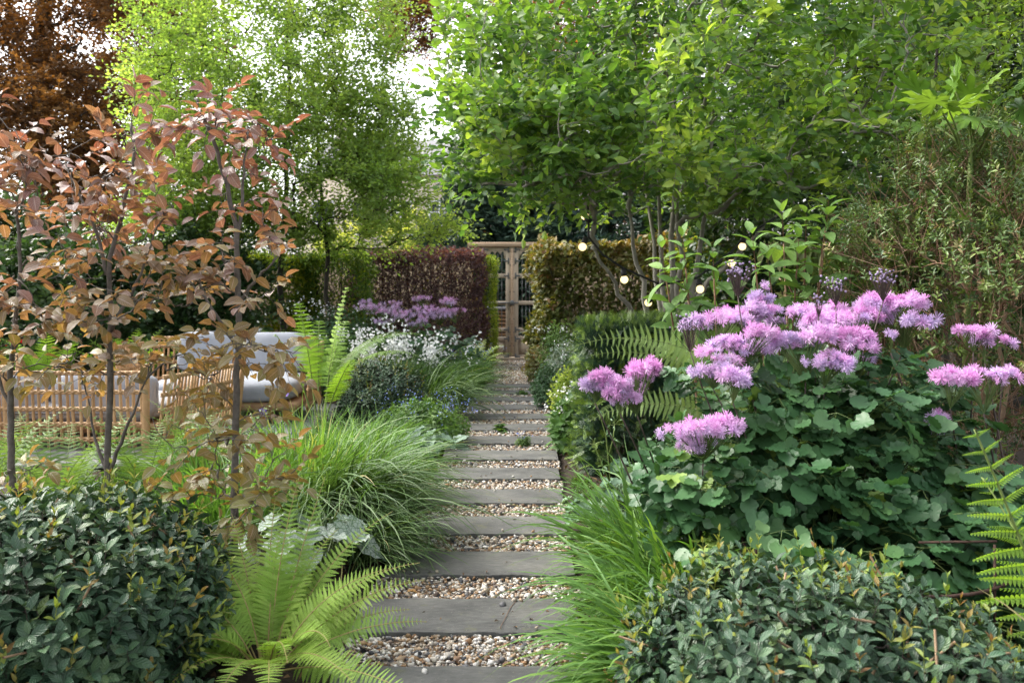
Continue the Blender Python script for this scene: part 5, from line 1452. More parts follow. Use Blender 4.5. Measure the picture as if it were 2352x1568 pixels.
def rue_head(t, rng, c, rx, rz, n, size, r0, poms=POMS, ry=None, stem_to=None, stemm='stem'):
    ry = ry or rx * .75
    r0 = r0 + rng.normal(0, .16)
    n = int(n * 2.0); rx *= 1.22; ry *= 1.22; rz = rz * 1.1
    v = rdir(rng, n) * rng.uniform(.2, 1, (n, 1)) ** .5
    v[:, 2] = np.abs(v[:, 2]) * 1.1 - .5
    sub = rdir(rng, 4) * A(.8, .8, .75)
    v = v * .62 + sub[rng.integers(0, 4, n)]
    p = c + v * A(rx, ry, rz)
    mb, sm = MB(), MB()
    r = np.clip(r0 + .45 * (p[:, 2] - c[2]) / max(rz, .01) + rng.normal(0, .22, n), 0, 1)
    for k, T in enumerate(poms):
        q = np.arange(n) % len(poms) == k
        m = q.sum()
        if not m: continue
        nn = norm((p[q] - c) * A(1, 1, 1) + A(0, -.01, .045) + rdir(rng, m) * .02)
        scatter(mb, T, p[q], rdir(rng, m), nn, size * rng.uniform(.5, 1.25, m), r[q])
    root = c - A(0, 0, rz * 1.3 + .05) + rng.normal(0, .01, 3)
    ss = np.linspace(0, 1, 5)[None, :, None]
    mid = c * .5 + p * .5 - A(0, 0, rz * .8)
    tubes(sm, root * (1 - ss) ** 2 + 2 * mid[:, None] * ss * (1 - ss) + p[:, None] * ss ** 2, np.linspace(.0016, .0009, 5), 3)
    h = mb.build('flower_head', M['pink'], t)
    sm.build('flower_stalks', M[stemm], h)
    return root

def rue(label, base, heads, sprays_, seed, size=.026, poms=POMS, ls=.062, buds=(), group='mauve meadow rue plants', lmat='rue', npf=6000, name='meadow_rue'):
    rng = np.random.default_rng(seed)
    t = thing(name, label, 'flowering plant', base, group)
    stm = MB()
    for (c, rx, rz, n, r0) in heads:
        root = rue_head(t, rng, c, rx, rz, n, size, r0, poms)
        b = np.asarray(base) + rng.normal(0, .1, 3) * A(1, 1, 0)
        s = np.linspace(0, 1, 9)[:, None]
        mid = A(b[0] * .45 + root[0] * .55, b[1] * .5 + root[1] * .5, root[2] * .62)
        tube(stm, b * (1 - s) ** 2 + 2 * mid * s * (1 - s) + root * s ** 2, np.linspace(.0065, .0025, 9), 6, rng.uniform(0, 1))
    for (c, n, sp) in buds:
        bm_, bs = MB(), MB()
        p = c + rng.normal(0, 1, (n, 3)) * A(sp, sp * .7, sp * .7)
        V = norm(ico_v)
        for q in p: bm_.add(q + V * rng.uniform(.0035, .006), ico_f, None, rng.uniform(0, 1))
        root = c - A(0, 0, sp * 4)
        ss = np.linspace(0, 1, 4)[None, :, None]
        mid = (root + c) / 2 + (p - c) * .6
        tubes(bs, root * (1 - ss) ** 2 + 2 * mid[:, None] * ss * (1 - ss) + p[:, None] * ss ** 2, np.linspace(.0014, .0007, 4), 3)
        b = np.asarray(base) + rng.normal(0, .08, 3) * A(1, 1, 0)
        s = np.linspace(0, 1, 9)[:, None]
        mid = A(b[0] * .3 + root[0] * .7, (b[1] + root[1]) / 2, root[2] * .6)
        tube(bs, b * (1 - s) ** 2 + 2 * mid * s * (1 - s) + root * s ** 2, np.linspace(.005, .0022, 9), 5, .5)
        bo = bm_.build('flower_buds', M['bud'], t); bs.build('bud_stalks', M['stem_dark'], bo)
    lf, ps = MB(), MB()
    for (c, rad, n) in sprays_:
        v = rdir(rng, n) * rng.uniform(0, 1, (n, 1)) ** .4
        p = np.asarray(c) + v * np.asarray(rad)
        p = p[p[:, 2] > .06]; n = len(p)
        b = np.asarray(base) + rng.normal(0, .1, (n, 3)) * A(1, 1, 0) + A(0, 0, 1) * (p[:, 2:3] * rng.uniform(.45, .75, (n, 1)))
        b = b * A(.6, .6, 1) + p * A(.4, .4, 0)
        ss = np.linspace(0, 1, 5)[None, :, None]
        tubes(ps, b[:, None] * (1 - ss) + p[:, None] * ss + A(0, 0, .06) * np.sin(ss * PI), np.linspace(.0028, .0016, 5), 4)
        o = norm((p - b) * A(1, 1, 0) + rdir(rng, n) * .25 + A(0, -.12, 0))
        side = np.stack([-o[:, 1], o[:, 0], 0 * o[:, 0]], 1)
        up = norm(A(0, 0, 1) + o * .45 + A(0, -.3, 0) + rng.normal(0, .22, (n, 3)))
        clr = np.clip(noise3(p, 2, seed) * .45 + rng.normal(.18, .14, n) + (rng.uniform(0, 1, n) > .93) * .55, 0, 1)
        sz = ls * rng.uniform(.75, 1.3, n)
        # three groups of three leaflets
        for g, (fo, sd_) in enumerate(((.75, 0), (.1, .85), (.1, -.85))):
            ctr = p + (o * fo + side * sd_) * (sz * 1.05)[:, None] - A(0, 0, 1) * (sz * .25)[:, None] * abs(sd_)
            tubes(ps, p[:, None] * (1 - ss) + ctr[:, None] * ss, np.linspace(.0013, .0009, 5), 3)
            gd = norm(o * (fo + .15) + side * sd_)
            gs = np.cross(up, gd)
            for q, (a, b_) in enumerate(((1, 0), (.25, .95), (.25, -.95))):
                d = gd * a + gs * b_ + rng.normal(0, .14, (n, 3)) - A(0, 0, .18)
                T = LOBE[(g + q) % 3]
                scatter(lf, T, ctr + gd * (sz * .05)[:, None], d, up + rng.normal(0, .25, (n, 3)), sz * (1.12 if q == 0 else .92) * rng.uniform(.8, 1.15, n), np.clip(clr + rng.normal(0, .07, n), 0, 1))
    stm.build('stems', M['stem_dark'], t)
    fo = lf.build('leaves', M[lmat], t); ps.build('leaf_stalks', M['stem'], fo)
    return t
def hd(px, py, w, h, Y, n, r0=.5):
    return (P(px, py, Y), w / 2 / 2000 * Y, h / 2 / 2000 * Y, n, r0)
rue('meadow rue with small mauve heads in front of the purple hedge', (-1.25, 11.4, .03),
    [hd(880, 700, 90, 34, 11.3, 40), hd(925, 708, 80, 36, 11.4, 40), hd(960, 712, 70, 40, 11.2, 34), hd(1010, 715, 60, 34, 11.3, 30), hd(1035, 690, 46, 16, 11.2, 18), hd(1045, 718, 50, 22, 11.1, 16), hd(890, 725, 60, 30, 11.0, 22), hd(945, 735, 60, 26, 11.0, 20), hd(975, 690, 40, 20, 11.5, 14), hd(840, 690, 22, 16, 11.5, 8)],
    [((-1.15, 11.3, .55), (.75, .5, .32), 170)], 171, size=.034, poms=POMF, ls=.06)

# ------------------------------------------------------------------ right bed: meadow rue in front
Yr = 3.35
rue('large mauve meadow rue with fluffy heads over blue-green leaves, filling the right bed', (1.2, 3.45, .03),
    [hd(1640, 735, 110, 70, 3.6, 34, .6), hd(1700, 700, 90, 50, 3.7, 22, .65), hd(1755, 672, 50, 40, 3.7, 10, .4), hd(1815, 728, 120, 56, 3.65, 30), hd(1900, 716, 60, 46, 3.7, 14), hd(1715, 768, 124, 70, 3.4, 42, .55),
     hd(1640, 828, 120, 56, 3.3, 30, .5), hd(1692, 850, 60, 50, 3.2, 14), hd(1850, 792, 116, 80, 3.3, 44, .6), hd(1895, 828, 80, 44, 3.25, 20), hd(1972, 792, 120, 64, 3.4, 38, .55), hd(1950, 742, 130, 64, 3.5, 38, .5), hd(2010, 705, 90, 60, 3.6, 26, .6), hd(2080, 715, 130, 66, 3.55, 40, .6), hd(1880, 745, 60, 50, 3.5, 16)],
    [((1.2, 3.4, .62), (.68, .38, .30), 190), ((1.3, 3.35, .9), (.55, .28, .15), 100), ((1.2, 3.5, 1.04), (.55, .2, .12), 46), ((.95, 3.3, .66), (.32, .25, .2), 46), ((1.62, 3.2, .5), (.3, .3, .3), 60), ((1.1, 2.95, .4), (.55, .15, .2), 60), ((1.75, 2.7, .2), (.35, .3, .2), 60)], 181, size=.027, ls=.066,
    buds=[(P(1695, 620, 3.4), 60, .026), (P(1920, 650, 3.4), 30, .022), (P(2028, 636, 3.4), 50, .024), (P(1585, 745, 3.3), 36, .026), (P(1880, 690, 3.4), 16, .016)])
rue('meadow rue with two mauve heads leaning over the yew, nearest the path', (.82, 3.75, .03),
    [hd(1372, 868, 56, 46, 3.5, 16, .6), hd(1455, 862, 96, 84, 3.5, 44, .6), hd(1430, 905, 60, 36, 3.45, 16, .5), hd(1612, 975, 124, 84, 3.2, 48, .35)],
    [((.85, 3.65, .66), (.28, .25, .14), 26), ((.72, 3.5, .45), (.16, .2, .18), 14)], 182, size=.027, ls=.06)
rue('meadow rue at the far right with smaller mauve heads in front of the brown twigs', (1.85, 3.3, .03),
    [hd(2190, 872, 70, 54, 3.2, 16, .6), hd(2262, 870, 90, 64, 3.2, 24, .55), hd(2235, 762, 66, 34, 3.4, 12, .4), hd(2262, 780, 40, 26, 3.4, 5, .4), hd(2310, 786, 20, 18, 3.4, 3, .4), hd(2140, 970, 44, 60, 3.2, 7, .2), hd(2050, 770, 16, 14, 3.4, 2, .4)],
    [((1.72, 3.2, .62), (.28, .25, .2), 46), ((1.8, 3.0, .4), (.25, .2, .2), 36)], 183, size=.027, ls=.062)

# bush in the lower right
shoot_bush('clipped_bush', 'rounded glossy bush with bronze young tips in the bottom right', (.88, 2.47, .08), (.60, .52, .455), 1350, 191, ls=.06, tips=.13, L=.1, prune=90)

# grass on the right of the path
grass('fountain_grass', 'lush arching grass on the right of the path, beside the first whole slab', (.66, 3.3, .03), 640, .18, .6, (60, 14), (80, 22), .02, 'grass', 201, r0=.42, az0=PI + .5, az_sd=1.0)
grass('fountain_grass', 'lush arching grass beside the bottom right bush, spilling over the nearest gravel', (.56, 2.75, .03), 480, .15, .56, (58, 14), (80, 22), .02, 'grass', 202, r0=.45, az0=PI + .2, az_sd=.8)
grass('fountain_grass', 'taller fresh grass tuft below the small columbine leaves', (.66, 3.95, .03), 520, .2, .64, (64, 13), (72, 20), .018, 'grass', 203, r0=.42)
grass('strap_leaf_plant', 'long pale strap leaves crossing the bottom right corner', (1.62, 2.05, .03), 16, .12, .75, (50, 14), (50, 20), .014, 'sedge', 204, r0=.85, az0=PI - .2, az_sd=.5)

# yew block
def needle_hedge(name, label, lo, hi, n, seed, mat='yew', ls=.09, tipf=.16, cat='hedge'):
    rng = np.random.default_rng(seed)
    t = thing(name, label, cat, ((lo[0] + hi[0]) / 2, (lo[1] + hi[1]) / 2, 0))
    V, F, U = [], [], []
    for i in range(9):
        tt = .08 + .9 * i / 9
        for s in (-1, 1):
            b = len(V); l = .27 * (1 - .5 * tt)
            V += [[0, tt - .02, 0], [s * l * .6, tt + .06, .02], [s * l, tt + .15, -.01], [s * l * .5, tt + .1, .018]]
            U += [[0, 0]] * 4
            F.append([b, b + 1, b + 2, b + 3] if s > 0 else [b + 3, b + 2, b + 1, b])
    b = len(V); V += [[-.012, 0, 0], [.012, 0, 0], [.008, 1, 0], [-.008, 1, 0]]; U += [[0, 0]] * 4; F.append([b, b + 1, b + 2, b + 3])
    T = (np.array(V), np.array(F), np.array(U))
    lf, st_ = MB(), MB()
    for lay in range(3):
        p, nn = boxsurf(rng, int(n * (1, .7, .4)[lay]), lo, hi, ('front', 'top', 'left', 'right'), .06)
        p = p - nn * (.07 * lay + rng.uniform(0, .07, (len(p), 1)))
        k = p[:, 2] > .03; p, nn = p[k], nn[k]; m = len(p)
        d = norm(nn * .7 + rdir(rng, m) * .75 + A(0, 0, .3))
        yng = rng.uniform(0, 1, m) < tipf * (1 if lay == 0 else 0) * (1 + 1.2 * nn[:, 2])
        r = np.where(yng, rng.uniform(.88, 1, m), np.clip(noise3(p, 2, seed) * .6 + rng.normal(.05, .22, m), 0, .84))
        p = p + nn * (np.where(yng, .05, 0) + .05 * (noise3(p, 3.5, seed + 2) - .5))[:, None]
        scatter(lf, T, p - d * .02, d, nn * .6 + rdir(rng, m) * .7, ls * rng.uniform(.6, 1.35, m) * np.where(yng, .75, 1), r)
    for x in np.arange(lo[0] + .08, hi[0], .13):
        for y_ in np.arange(lo[1] + .1, hi[1], .25):
            tube(st_, trunk_line((x, y_, 0), (x + rng.normal(0, .05), y_ + rng.normal(0, .05), hi[2] - .08), 6, .02, int(x * 997 + y_ * 31) % 9973), np.linspace(.013, .005, 6), 5)
    lf.build('foliage', M[mat], t); st_.build('stems', M['twig'], t)
    return t
needle_hedge('yew_block', 'square clipped dark yew with fresh yellow tips right of the path', (.54, 6.15, .02), (1.3, 7.0, 1.08), 6400, 211, ls=.105, tipf=.26)

# ferns in the right bed
bf = A(1.5, 4.15, .03)
make_fern('shield_fern', 'arching green fern fronds between the yew and the mauve flowers', 'fern', bf,
          [(178, 1.85, 87, 104, -62), (186, 1.55, 80, 112, -62), (172, 1.6, 84, 84, -60), (196, 1.3, 74, 112, -55), (181, 1.7, 84, 96, -60), (222, 1.1, 58, 100, -20), (240, 1.0, 70, 95, -10), (130, 1.1, 76, 60), (20, 1.0, 68, 70, 40), (60, 1.0, 72, 60), (300, .9, 66, 90, 20), (340, .9, 60, 80, 30), (270, .85, 60, 100)],
          M['fern_dark'], M['gstalk'], None, pairs=46, seed=221, wid=.095, start=.28, r=.95, droop=.1)
def fern_at(name, label, base, specs, **k): return make_fern(name, label, 'fern', A(*base), specs, **k)
fern_at('unfurling_fern', 'stout fern frond with curling pinnae rising at the right edge', (1.66, 2.42, .06),
        [(180, 1.04, 72, 6, 85), (100, .85, 70, 20), (20, .9, 70, 20, 60)], mat=M['fern'], smat=M['gstalk'], T=PINNA_CURL, pairs=15, seed=222, wid=.15, start=.3, rr=.0095, r=.5, coil=.05)
fern_at('withered_fern', 'small fern with withered orange-brown fronds at the foot of the yew', (.78, 4.55, .03),
        [(190, .42, 50, 40), (160, .45, 60, 50), (210, .5, 40, 45), (120, .45, 70, 40), (230, .4, 55, 60), (90, .4, 70, 60), (260, .35, 40, 60)], mat=M['fern_dry'], smat=M['fstalk'], T=PINNA_CURL, pairs=16, seed=223, wid=.075, r=.5)
fern_at('border_fern', 'dark small fern behind the iron plant support, at the right edge', (1.95, 3.0, .03),
        [(a, .7, 55 + a % 20, 60) for a in range(0, 360, 40)], mat=M['fern_dark'], smat=M['gstalk'], pairs=22, seed=224, wid=.11, r=.2)

# columbine with pale leaves
def compound(name, label, base, sprays_, seed, ls, mat, flower_stem=None):
    rng = np.random.default_rng(seed)
    t = thing(name, label, 'plant', base)
    lf, ps = MB(), MB()
    for (c, rad, n) in sprays_:
        p = np.asarray(c) + rdir(rng, n) * rng.uniform(0, 1, (n, 1)) ** .4 * np.asarray(rad)
        p = p[p[:, 2] > .05]; n = len(p)
        b = np.asarray(base) + rng.normal(0, .04, (n, 3)) * A(1, 1, 0)
        ss = np.linspace(0, 1, 5)[None, :, None]
        tubes(ps, b[:, None] * (1 - ss) + p[:, None] * ss + A(0, 0, .05) * np.sin(ss * PI), np.linspace(.002, .0012, 5), 3)
        o = norm((p - b) * A(1, 1, 0) + rdir(rng, n) * .3 + A(0, -.1, 0)); up = norm(A(0, 0, 1) + o * .35 + rng.normal(0, .25, (n, 3)) + A(0, -.35, 0))
        sd_ = np.cross(up, o); r = rng.uniform(0, 1, n)
        for a, b_ in ((1, 0), (.3, .95), (.3, -.95)):
            d = o * a + sd_ * b_ + rng.normal(0, .12, (n, 3)) - A(0, 0, .1)
            scatter(lf, lobedT(3, .38, 1.1), p, d, up + rng.normal(0, .15, (n, 3)), ls * rng.uniform(.75, 1.2, n), r)
    fo = lf.build('leaves', M[mat], t); ps.build('stalks', M['stem'], fo)
    if flower_stem is not None:
        sm, bl = MB(), MB()
        for q in flower_stem:
            q = np.array(q); tube(sm, q, np.linspace(.005, .0022, len(q)), 6)
            e = q[-1]; m = 7
            d = rdir(rng, m) * A(1, 1, .6) + A(0, 0, .2)
            tubes(sm, e[None, None] + d[:, None] * .04 * np.linspace(0, 1, 3)[None, :, None], np.array([.0016, .0013, .001]), 3)
            scatter(bl, leafT(4, .4, .4, .1), e + d * .035, d - A(0, 0, .5), rdir(rng, m), .024, rng.uniform(.6, 1, m))
            for k in (len(q) // 2, len(q) - 2):
                scatter(bl, leafT(4, .35, .3, .2), np.tile(q[k], (3, 1)), rdir(rng, 3) + A(0, 0, .4), rdir(rng, 3) + A(0, 0, 1), .045, rng.uniform(.5, 1, 3))
        so_ = sm.build('flower_stem', M['gstalk'], t); bl.build('seed_pods', M['colum'], so_)
    return t
cb_ = A(.6, 4.75, .02)
compound('columbine', 'grey-green columbine with a tall pale stem in front of the yew', cb_,
         [((.6, 4.7, .28), (.2, .18, .14), 70), ((.45, 4.9, .14), (.16, .25, .06), 40), ((.72, 4.55, .2), (.2, .15, .12), 34)], 231, .052, 'colum',
         [[cb_, P(1405, 1160, 4.7), P(1398, 1060, 4.7), P(1392, 1000, 4.7), P(1380, 960, 4.7), P(1372, 930, 4.7)], [P(1402, 1110, 4.7), P(1385, 1070, 4.7), P(1365, 1020, 4.65)], [P(1397, 1050, 4.7), P(1408, 1010, 4.7), P(1412, 975, 4.7)]])

# low plants along the right of the path
herb_patch('dark_green_cushion', 'dense dark green rounded shrub touching the slabs on the right', (.4, 9.7, .02), (.2, .3), .46, 330, 'pitto', .045, 241, K=6, a0=70, a1=30)
herb_patch('variegated_shrub', 'yellow-green variegated little shrub right of the path', (.55, 8.7, .02), (.2, .25), .5, 220, 'euon', .055, 242, K=6, a0=60, a1=25)
herb_patch('silver_foliage_plant', 'grey-white felted plant above the variegated shrub', (.62, 10.4, .02), (.25, .3), .68, 200, 'grey', .06, 243, K=6, a0=70, a1=30)
herb_patch('narrow_leaf_plant', 'bluish narrow-leaved plant between the bronze hedge and the yew', (.72, 9.5, .02), (.3, .3), .66, 330, 'pitto', .075, 244, T=leafT(4, .2, .2, .2), K=8, whorl=1, flowers=[('white', 40, .02, .8, 1.1, 12)])
herb_patch('comfrey_plant', 'broad-leaved plant with drooping white bells by the sixth slab', (.52, 7.3, .02), (.2, .35), .4, 120, 'herb', .13, 245, K=4, flowers=[('white', 70, .02, .8, 1.2, 16)])
herb_patch('comfrey_plant', 'pale leafy plant with white flowers behind the broad-leaved one', (.6, 8.0, .02), (.16, .3), .42, 120, 'colum', .09, 246, K=4, flowers=[('white', 60, .02, .8, 1.2, 16)])
herb_patch('small_shrub', 'small loose shrub with pinkish white flowers at the foot of the bronze hedge', (.62, 11.6, .02), (.3, .3), .85, 260, 'hydr', .05, 247, K=6, flowers=[('white', 40, .035, .7, .95, 10)])
herb_patch('bronze_seedling', 'low bronze beech growth leaning over the gravel below the bronze hedge', (.36, 12.1, .02), (.22, .35), .5, 110, 'chedge', .085, 248, K=5)
herb_patch('edge_weeds', 'little weeds in the crumbly soil strip at the right edge of the fourth slab', (.48, 5.6, .0), (.09, .6), .1, 90, 'herb', .03, 249)
herb_patch('blue_tuft', 'tiny tuft with blue flowers growing in the gravel before the seventh slab', (.1, 7.42, .0), (.075, .05), .1, 60, 'herb', .035, 250, flowers=[('blue', 14, .014, .9, 1.3, 5, .012)], T=leafT(3, .25, .2, .2))
herb_patch('rosette_weed', 'flat green rosette weed in the gravel before the eighth slab', (-.1, 8.15, .0), (.03, .03), .06, 9, 'herb', .12, 251, K=2, a0=80, a1=70)
herb_patch('rosette_weed', 'tiny moss-like weed on the far slabs, right of centre', (.12, 10.78, .02), (.07, .05), .04, 30, 'herb', .04, 252)

# light green opposite-leaved shrubs
def stem_shrub(name, label, base, ends, seed, ls, K, mat='hydr', T=leafT(6, .42, .18, .3, peak=.45, stalk=.12), tipl=.2, whorl=2):
    rng = np.random.default_rng(seed)
    t = thing(name, label, 'shrub', base)
    lf, st_ = MB(), MB()
    for e in ends:
        b = np.asarray(base) + rng.normal(0, .06, 3) * A(1, 1, 0)
        s = np.linspace(0, 1, 9)[:, None]
        mid = A(b[0] * .5 + e[0] * .5, b[1] * .5 + e[1] * .5, e[2] * .62)
        q = b * (1 - s) ** 2 + 2 * mid * s * (1 - s) + e * s ** 2
        tube(st_, q, np.linspace(.011, .004, 9), 6, rng.uniform(0, 1))
        ax = norm(q[-1] - q[-2])
        n = 1
        shoots(lf, st_, rng, e[None] - ax * tipl * .2, ax[None], tipl, K, T, ls, rng.uniform(.3, .8, 1), 85, 38, .45, .003, whorl=whorl)
        for k in (5, 6, 7):      # lower pairs and side shoots
            dv = norm(ax + rdir(rng, 1)[0] * .9)
            shoots(lf, st_, rng, q[k][None], dv[None], tipl * .6, 2, T, ls * .9, rng.uniform(.1, .5, 1), 80, 50, .3, .0025)
    st_.build('stems', M['twig'], t); lf.build('leaves', M[mat], t)
    return t
b_ = P(1640, 900, 4.7); b_[2] = .03
stem_shrub('leafy_shrub', 'light green shrub with broad paired leaves in front of the tree stems', b_, [P(1530, 640, 4.6), P(1575, 615, 4.6), P(1640, 640, 4.6), P(1580, 690, 4.6)], 261, .155, 4)
b_ = P(1810, 900, 4.7); b_[2] = .03
stem_shrub('leafy_shrub', 'taller light green shrub with broad leaves behind the mauve flowers', b_, [P(1800, 560, 4.6), P(1895, 530, 4.6), P(1735, 610, 4.5), P(1830, 620, 4.5), P(1890, 600, 4.6), P(1770, 650, 4.5), P(1850, 560, 4.7)], 262, .17, 5)
herb_patch('narrow_leaf_shrub', 'feathery narrow-leaved green shrub behind the mauve flowers, left of the brown twigs', (2.3, 5.7, .02), (.42, .4), 1.5, 340, 'hydr', .1, 263, T=leafT(4, .16, .2, .35), K=5, whorl=5, cat='shrub')
herb_patch('dark_backing_shrub', 'dark narrow-leaved plant under the brown twigs', (1.95, 4.6, .02), (.55, .4), .9, 420, 'pitto', .09, 264, T=leafT(4, .2, .2, .3), K=8, whorl=1, cat='shrub')
herb_patch('dark_backing_shrub', 'dark leafy undergrowth below the arching fern', (1.2, 4.9, .02), (.6, .4), .6, 420, 'pitto', .07, 265, cat='shrub')
herb_patch('dark_backing_shrub', 'dark leafy mass between the yew and the light green shrubs', (1.75, 5.6, .02), (.75, .5), 1.0, 560, 'ever', .08, 267, cat='shrub')
herb_patch('low_groundcover', 'shaded low leaves at the bottom right corner behind the glossy bush', (1.9, 2.6, .02), (.5, .5), .28, 320, 'rue', .06, 266)

# twiggy brown shrub on the right
def twiggy(label, c, rad, zc, n, seed):
    rng = np.random.default_rng(seed)
    t = thing('twiggy_shrub', label, 'shrub', c)
    tips = ell_tips(rng, n, (c[0], c[1], zc), rad, .45, .45, seed, .12, .8)
    tks = []
    for i in range(11):
        a = rng.uniform(0, 2 * PI); f = rng.uniform(.25, .75)
        tks.append(trunk_line((c[0] + math.cos(a) * .1, c[1] + math.sin(a) * .1, 0), (c[0] + math.cos(a) * rad[0] * f, c[1] + math.sin(a) * rad[1] * f, zc + rad[2] * (.55 - .4 * f)), 9, .03, seed + i))
    paths, cnt = grow(rng, tks, tips, upb=.5, wig=.05, avoid_down=1.5)
    tr, br, tw, lf = MB(), MB(), MB(), MB()
    for k in tks: tube(tr, k, np.linspace(.018, .007, len(k)), 6, rng.uniform(0, 1))
    branch_mesh(br, paths, cnt, .0022, .45, 4)
    # bare dense twigs low down
    m = 4200
    Pp = np.array(paths)
    i = rng.integers(0, len(Pp), m); j = rng.integers(1, Pp.shape[1] - 1, m)
    p = Pp[i, j]; d = norm(norm(p - A(c[0], c[1], zc - rad[2])) * .7 + rdir(rng, m) * .55)
    ss = np.linspace(0, 1, 4)[None, :, None]
    seg = p[:, None] + d[:, None] * rng.uniform(.1, .32, (m, 1, 1)) * ss
    seg[:, 1:] += np.cumsum(rng.normal(0, .008, (m, 3, 3)), 1)
    tubes(tw, seg, np.array([.0022, .0018, .0014, .001]), 3, rng.uniform(0, 1, m))
    q = seg[:, -1]
    keep = (q[:, 2] > 1.35 + .35 * rng.normal(0, 1, m))
    e = np.concatenate([Pp[:, -1], q[keep], Pp[:, -2]]); dd = np.concatenate([norm(Pp[:, -1] - Pp[:, -2]), d[keep], norm(Pp[:, -2] - Pp[:, -3])])
    ax = norm(dd + rdir(rng, len(e)) * .4 + A(0, 0, .3))
    for _ in range(2):
        q2 = Pp[rng.integers(0, len(Pp), 1700), rng.integers(3, Pp.shape[1], 1700)] + rng.normal(0, .05, (1700, 3))
        q2 = q2[q2[:, 2] > 1.5 + rng.normal(0, .25, len(q2))]
        e = np.concatenate([e, q2]); ax = np.concatenate([ax, norm(rdir(rng, len(q2)) + A(0, 0, .6))])
    shoots(lf, tw, rng, e, ax, .06, 5, leafT(4, .36, .3, .15), .037, np.clip(rng.normal(.5, .22, len(e)), 0, 1), 75, 25, .35, .001)
    so_ = tr.build('stems', M['twig'], t); br.build('limbs', M['twig'], so_); tw.build('twig_sprays', M['twig'], so_)
    lf.build('foliage', M['twiggy'], t)
    return t
twiggy('shrub with tangled bare brown twigs and small olive leaves at the right edge', A(2.62, 4.7, 0), (1.0, .8, 1.05), 1.15, 900, 271)

# aralias with palmate leaves
def aralia(label, base, leaves, seed, ls, mat, pale=0):
    rng = np.random.default_rng(seed)
    t = thing('palmate_shrub', label, 'shrub', base, 'palmate-leaved shrubs')
    T = palmateT(8, 240, .5, .19)
    lf, st_ = MB(), MB()
    hub = np.mean([p for p, _ in leaves], axis=0) - A(0, 0, .28)
    tube(st_, trunk_line(base, hub, 8, .02, seed), np.linspace(.022, .012, 8), 7)
    for p, d in leaves:
        s = np.linspace(0, 1, 6)[:, None]
        h0 = hub + rng.normal(0, .03, 3)
        q = h0 * (1 - s) + p * s + A(0, 0, .03) * np.sin(s * PI)
        tube(st_, q, np.linspace(.0065, .004, 6), 5, .6)
        d = norm(np.asarray(d, float))
        nn = norm(A(0, 0, 1) + rng.normal(0, .2, 3) - A(0, .35, 0))
        scatter(lf, T, p[None], d[None], nn[None], ls * rng.uniform(.8, 1.15), rng.uniform(0, 1, 1))
    st_.build('stems', M['gstalk'], t); lf.build('leaves', M[mat], t)
rg = np.random.default_rng(3)
aralia('palmate-leaved shrub with sunlit yellow-green young leaves at the upper right', (2.4, 4.75, 0), [(P(x, y, 4.5 + .1 * rg.normal()), (dx, -.35, dz)) for x, y, dx, dz in
       ((2110, 215, -.5, .6), (2150, 240, -.6, .3), (2225, 225, -.3, .5), (2260, 200, .4, .5), (2310, 215, .6, .45), (2340, 250, .6, .1), (2180, 255, .2, .2), (2230, 270, -.2, -.2), (2300, 285, .4, -.3), (2120, 285, -.7, -.2), (2190, 200, .1, .8), (2350, 190, .5, .6))], 281, .2, 'fatsia')
aralia('palmate-leaved shrub with dark glossy leaves, in the shade under the bright one', (2.4, 5.5, 0), [(P(x, y, 5.3 + .12 * rg.normal()), (dx, -.5, dz)) for x, y, dx, dz in
       ((1990, 480, -.8, -.2), (2040, 450, -.5, .1), (2090, 430, -.2, .1), (2140, 410, .2, .2), (2080, 480, -.3, -.5), (2130, 470, .2, -.6), (2180, 440, .5, -.2), (2040, 400, -.6, .3), (2110, 370, .1, .5), (2170, 380, .5, .3), (2200, 340, .5, .3), (2260, 360, .6, 0), (2010, 520, -.6, -.5), (2230, 320, .2, .4), (2310, 340, .5, .2))], 282, .27, 'fatsia_dk')

# wisteria shoots: drooping young leaves on the evergreen behind
def wisteria(label, base, arms, seed):
    rng = np.random.default_rng(seed)
    t = thing('wisteria_vine', label, 'climber', base)
    lf, st_ = MB(), MB()
    T = leafT(5, .36, .3, .15, peak=.42)
    for a in arms:
        a = np.array(a)
        tube(st_, np.concatenate([[np.asarray(base, float)], a]), .006, 5)
        d = np.linspace(0, len(a) - 1.001, 24); i = d.astype(int); f = (d - i)[:, None]
        q = a[i] * (1 - f) + a[i + 1] * f
        for rep in range(3):
            m = len(q)
            dv = A(0, 0, -1) + rdir(rng, m) * .4
            scatter(lf, T, q + rng.normal(0, .02, (m, 3)), dv, rdir(rng, m) + A(0, -.8, .3), .17 * rng.uniform(.6, 1.1, m), rng.uniform(0, 1, m))
    st_.build('stems', M['twig'], t); lf.build('leaves', M['wist'], t)
wisteria('drooping pale young wisteria leaves left of the twiggy shrub', P(2080, 900, 5.5) * A(1, 1, 0), [[P(2120, 530, 5.1), P(2060, 510, 5.0), P(1995, 530, 4.9)], [P(2080, 360, 5.2), P(2110, 340, 5.1), P(2150, 370, 5.0)], [P(2060, 590, 5.4), P(1990, 560, 5.3), P(1900, 570, 5.2)], [P(1760, 560, 5.6), P(1850, 560, 5.5), P(1930, 600, 5.4)]], 291)

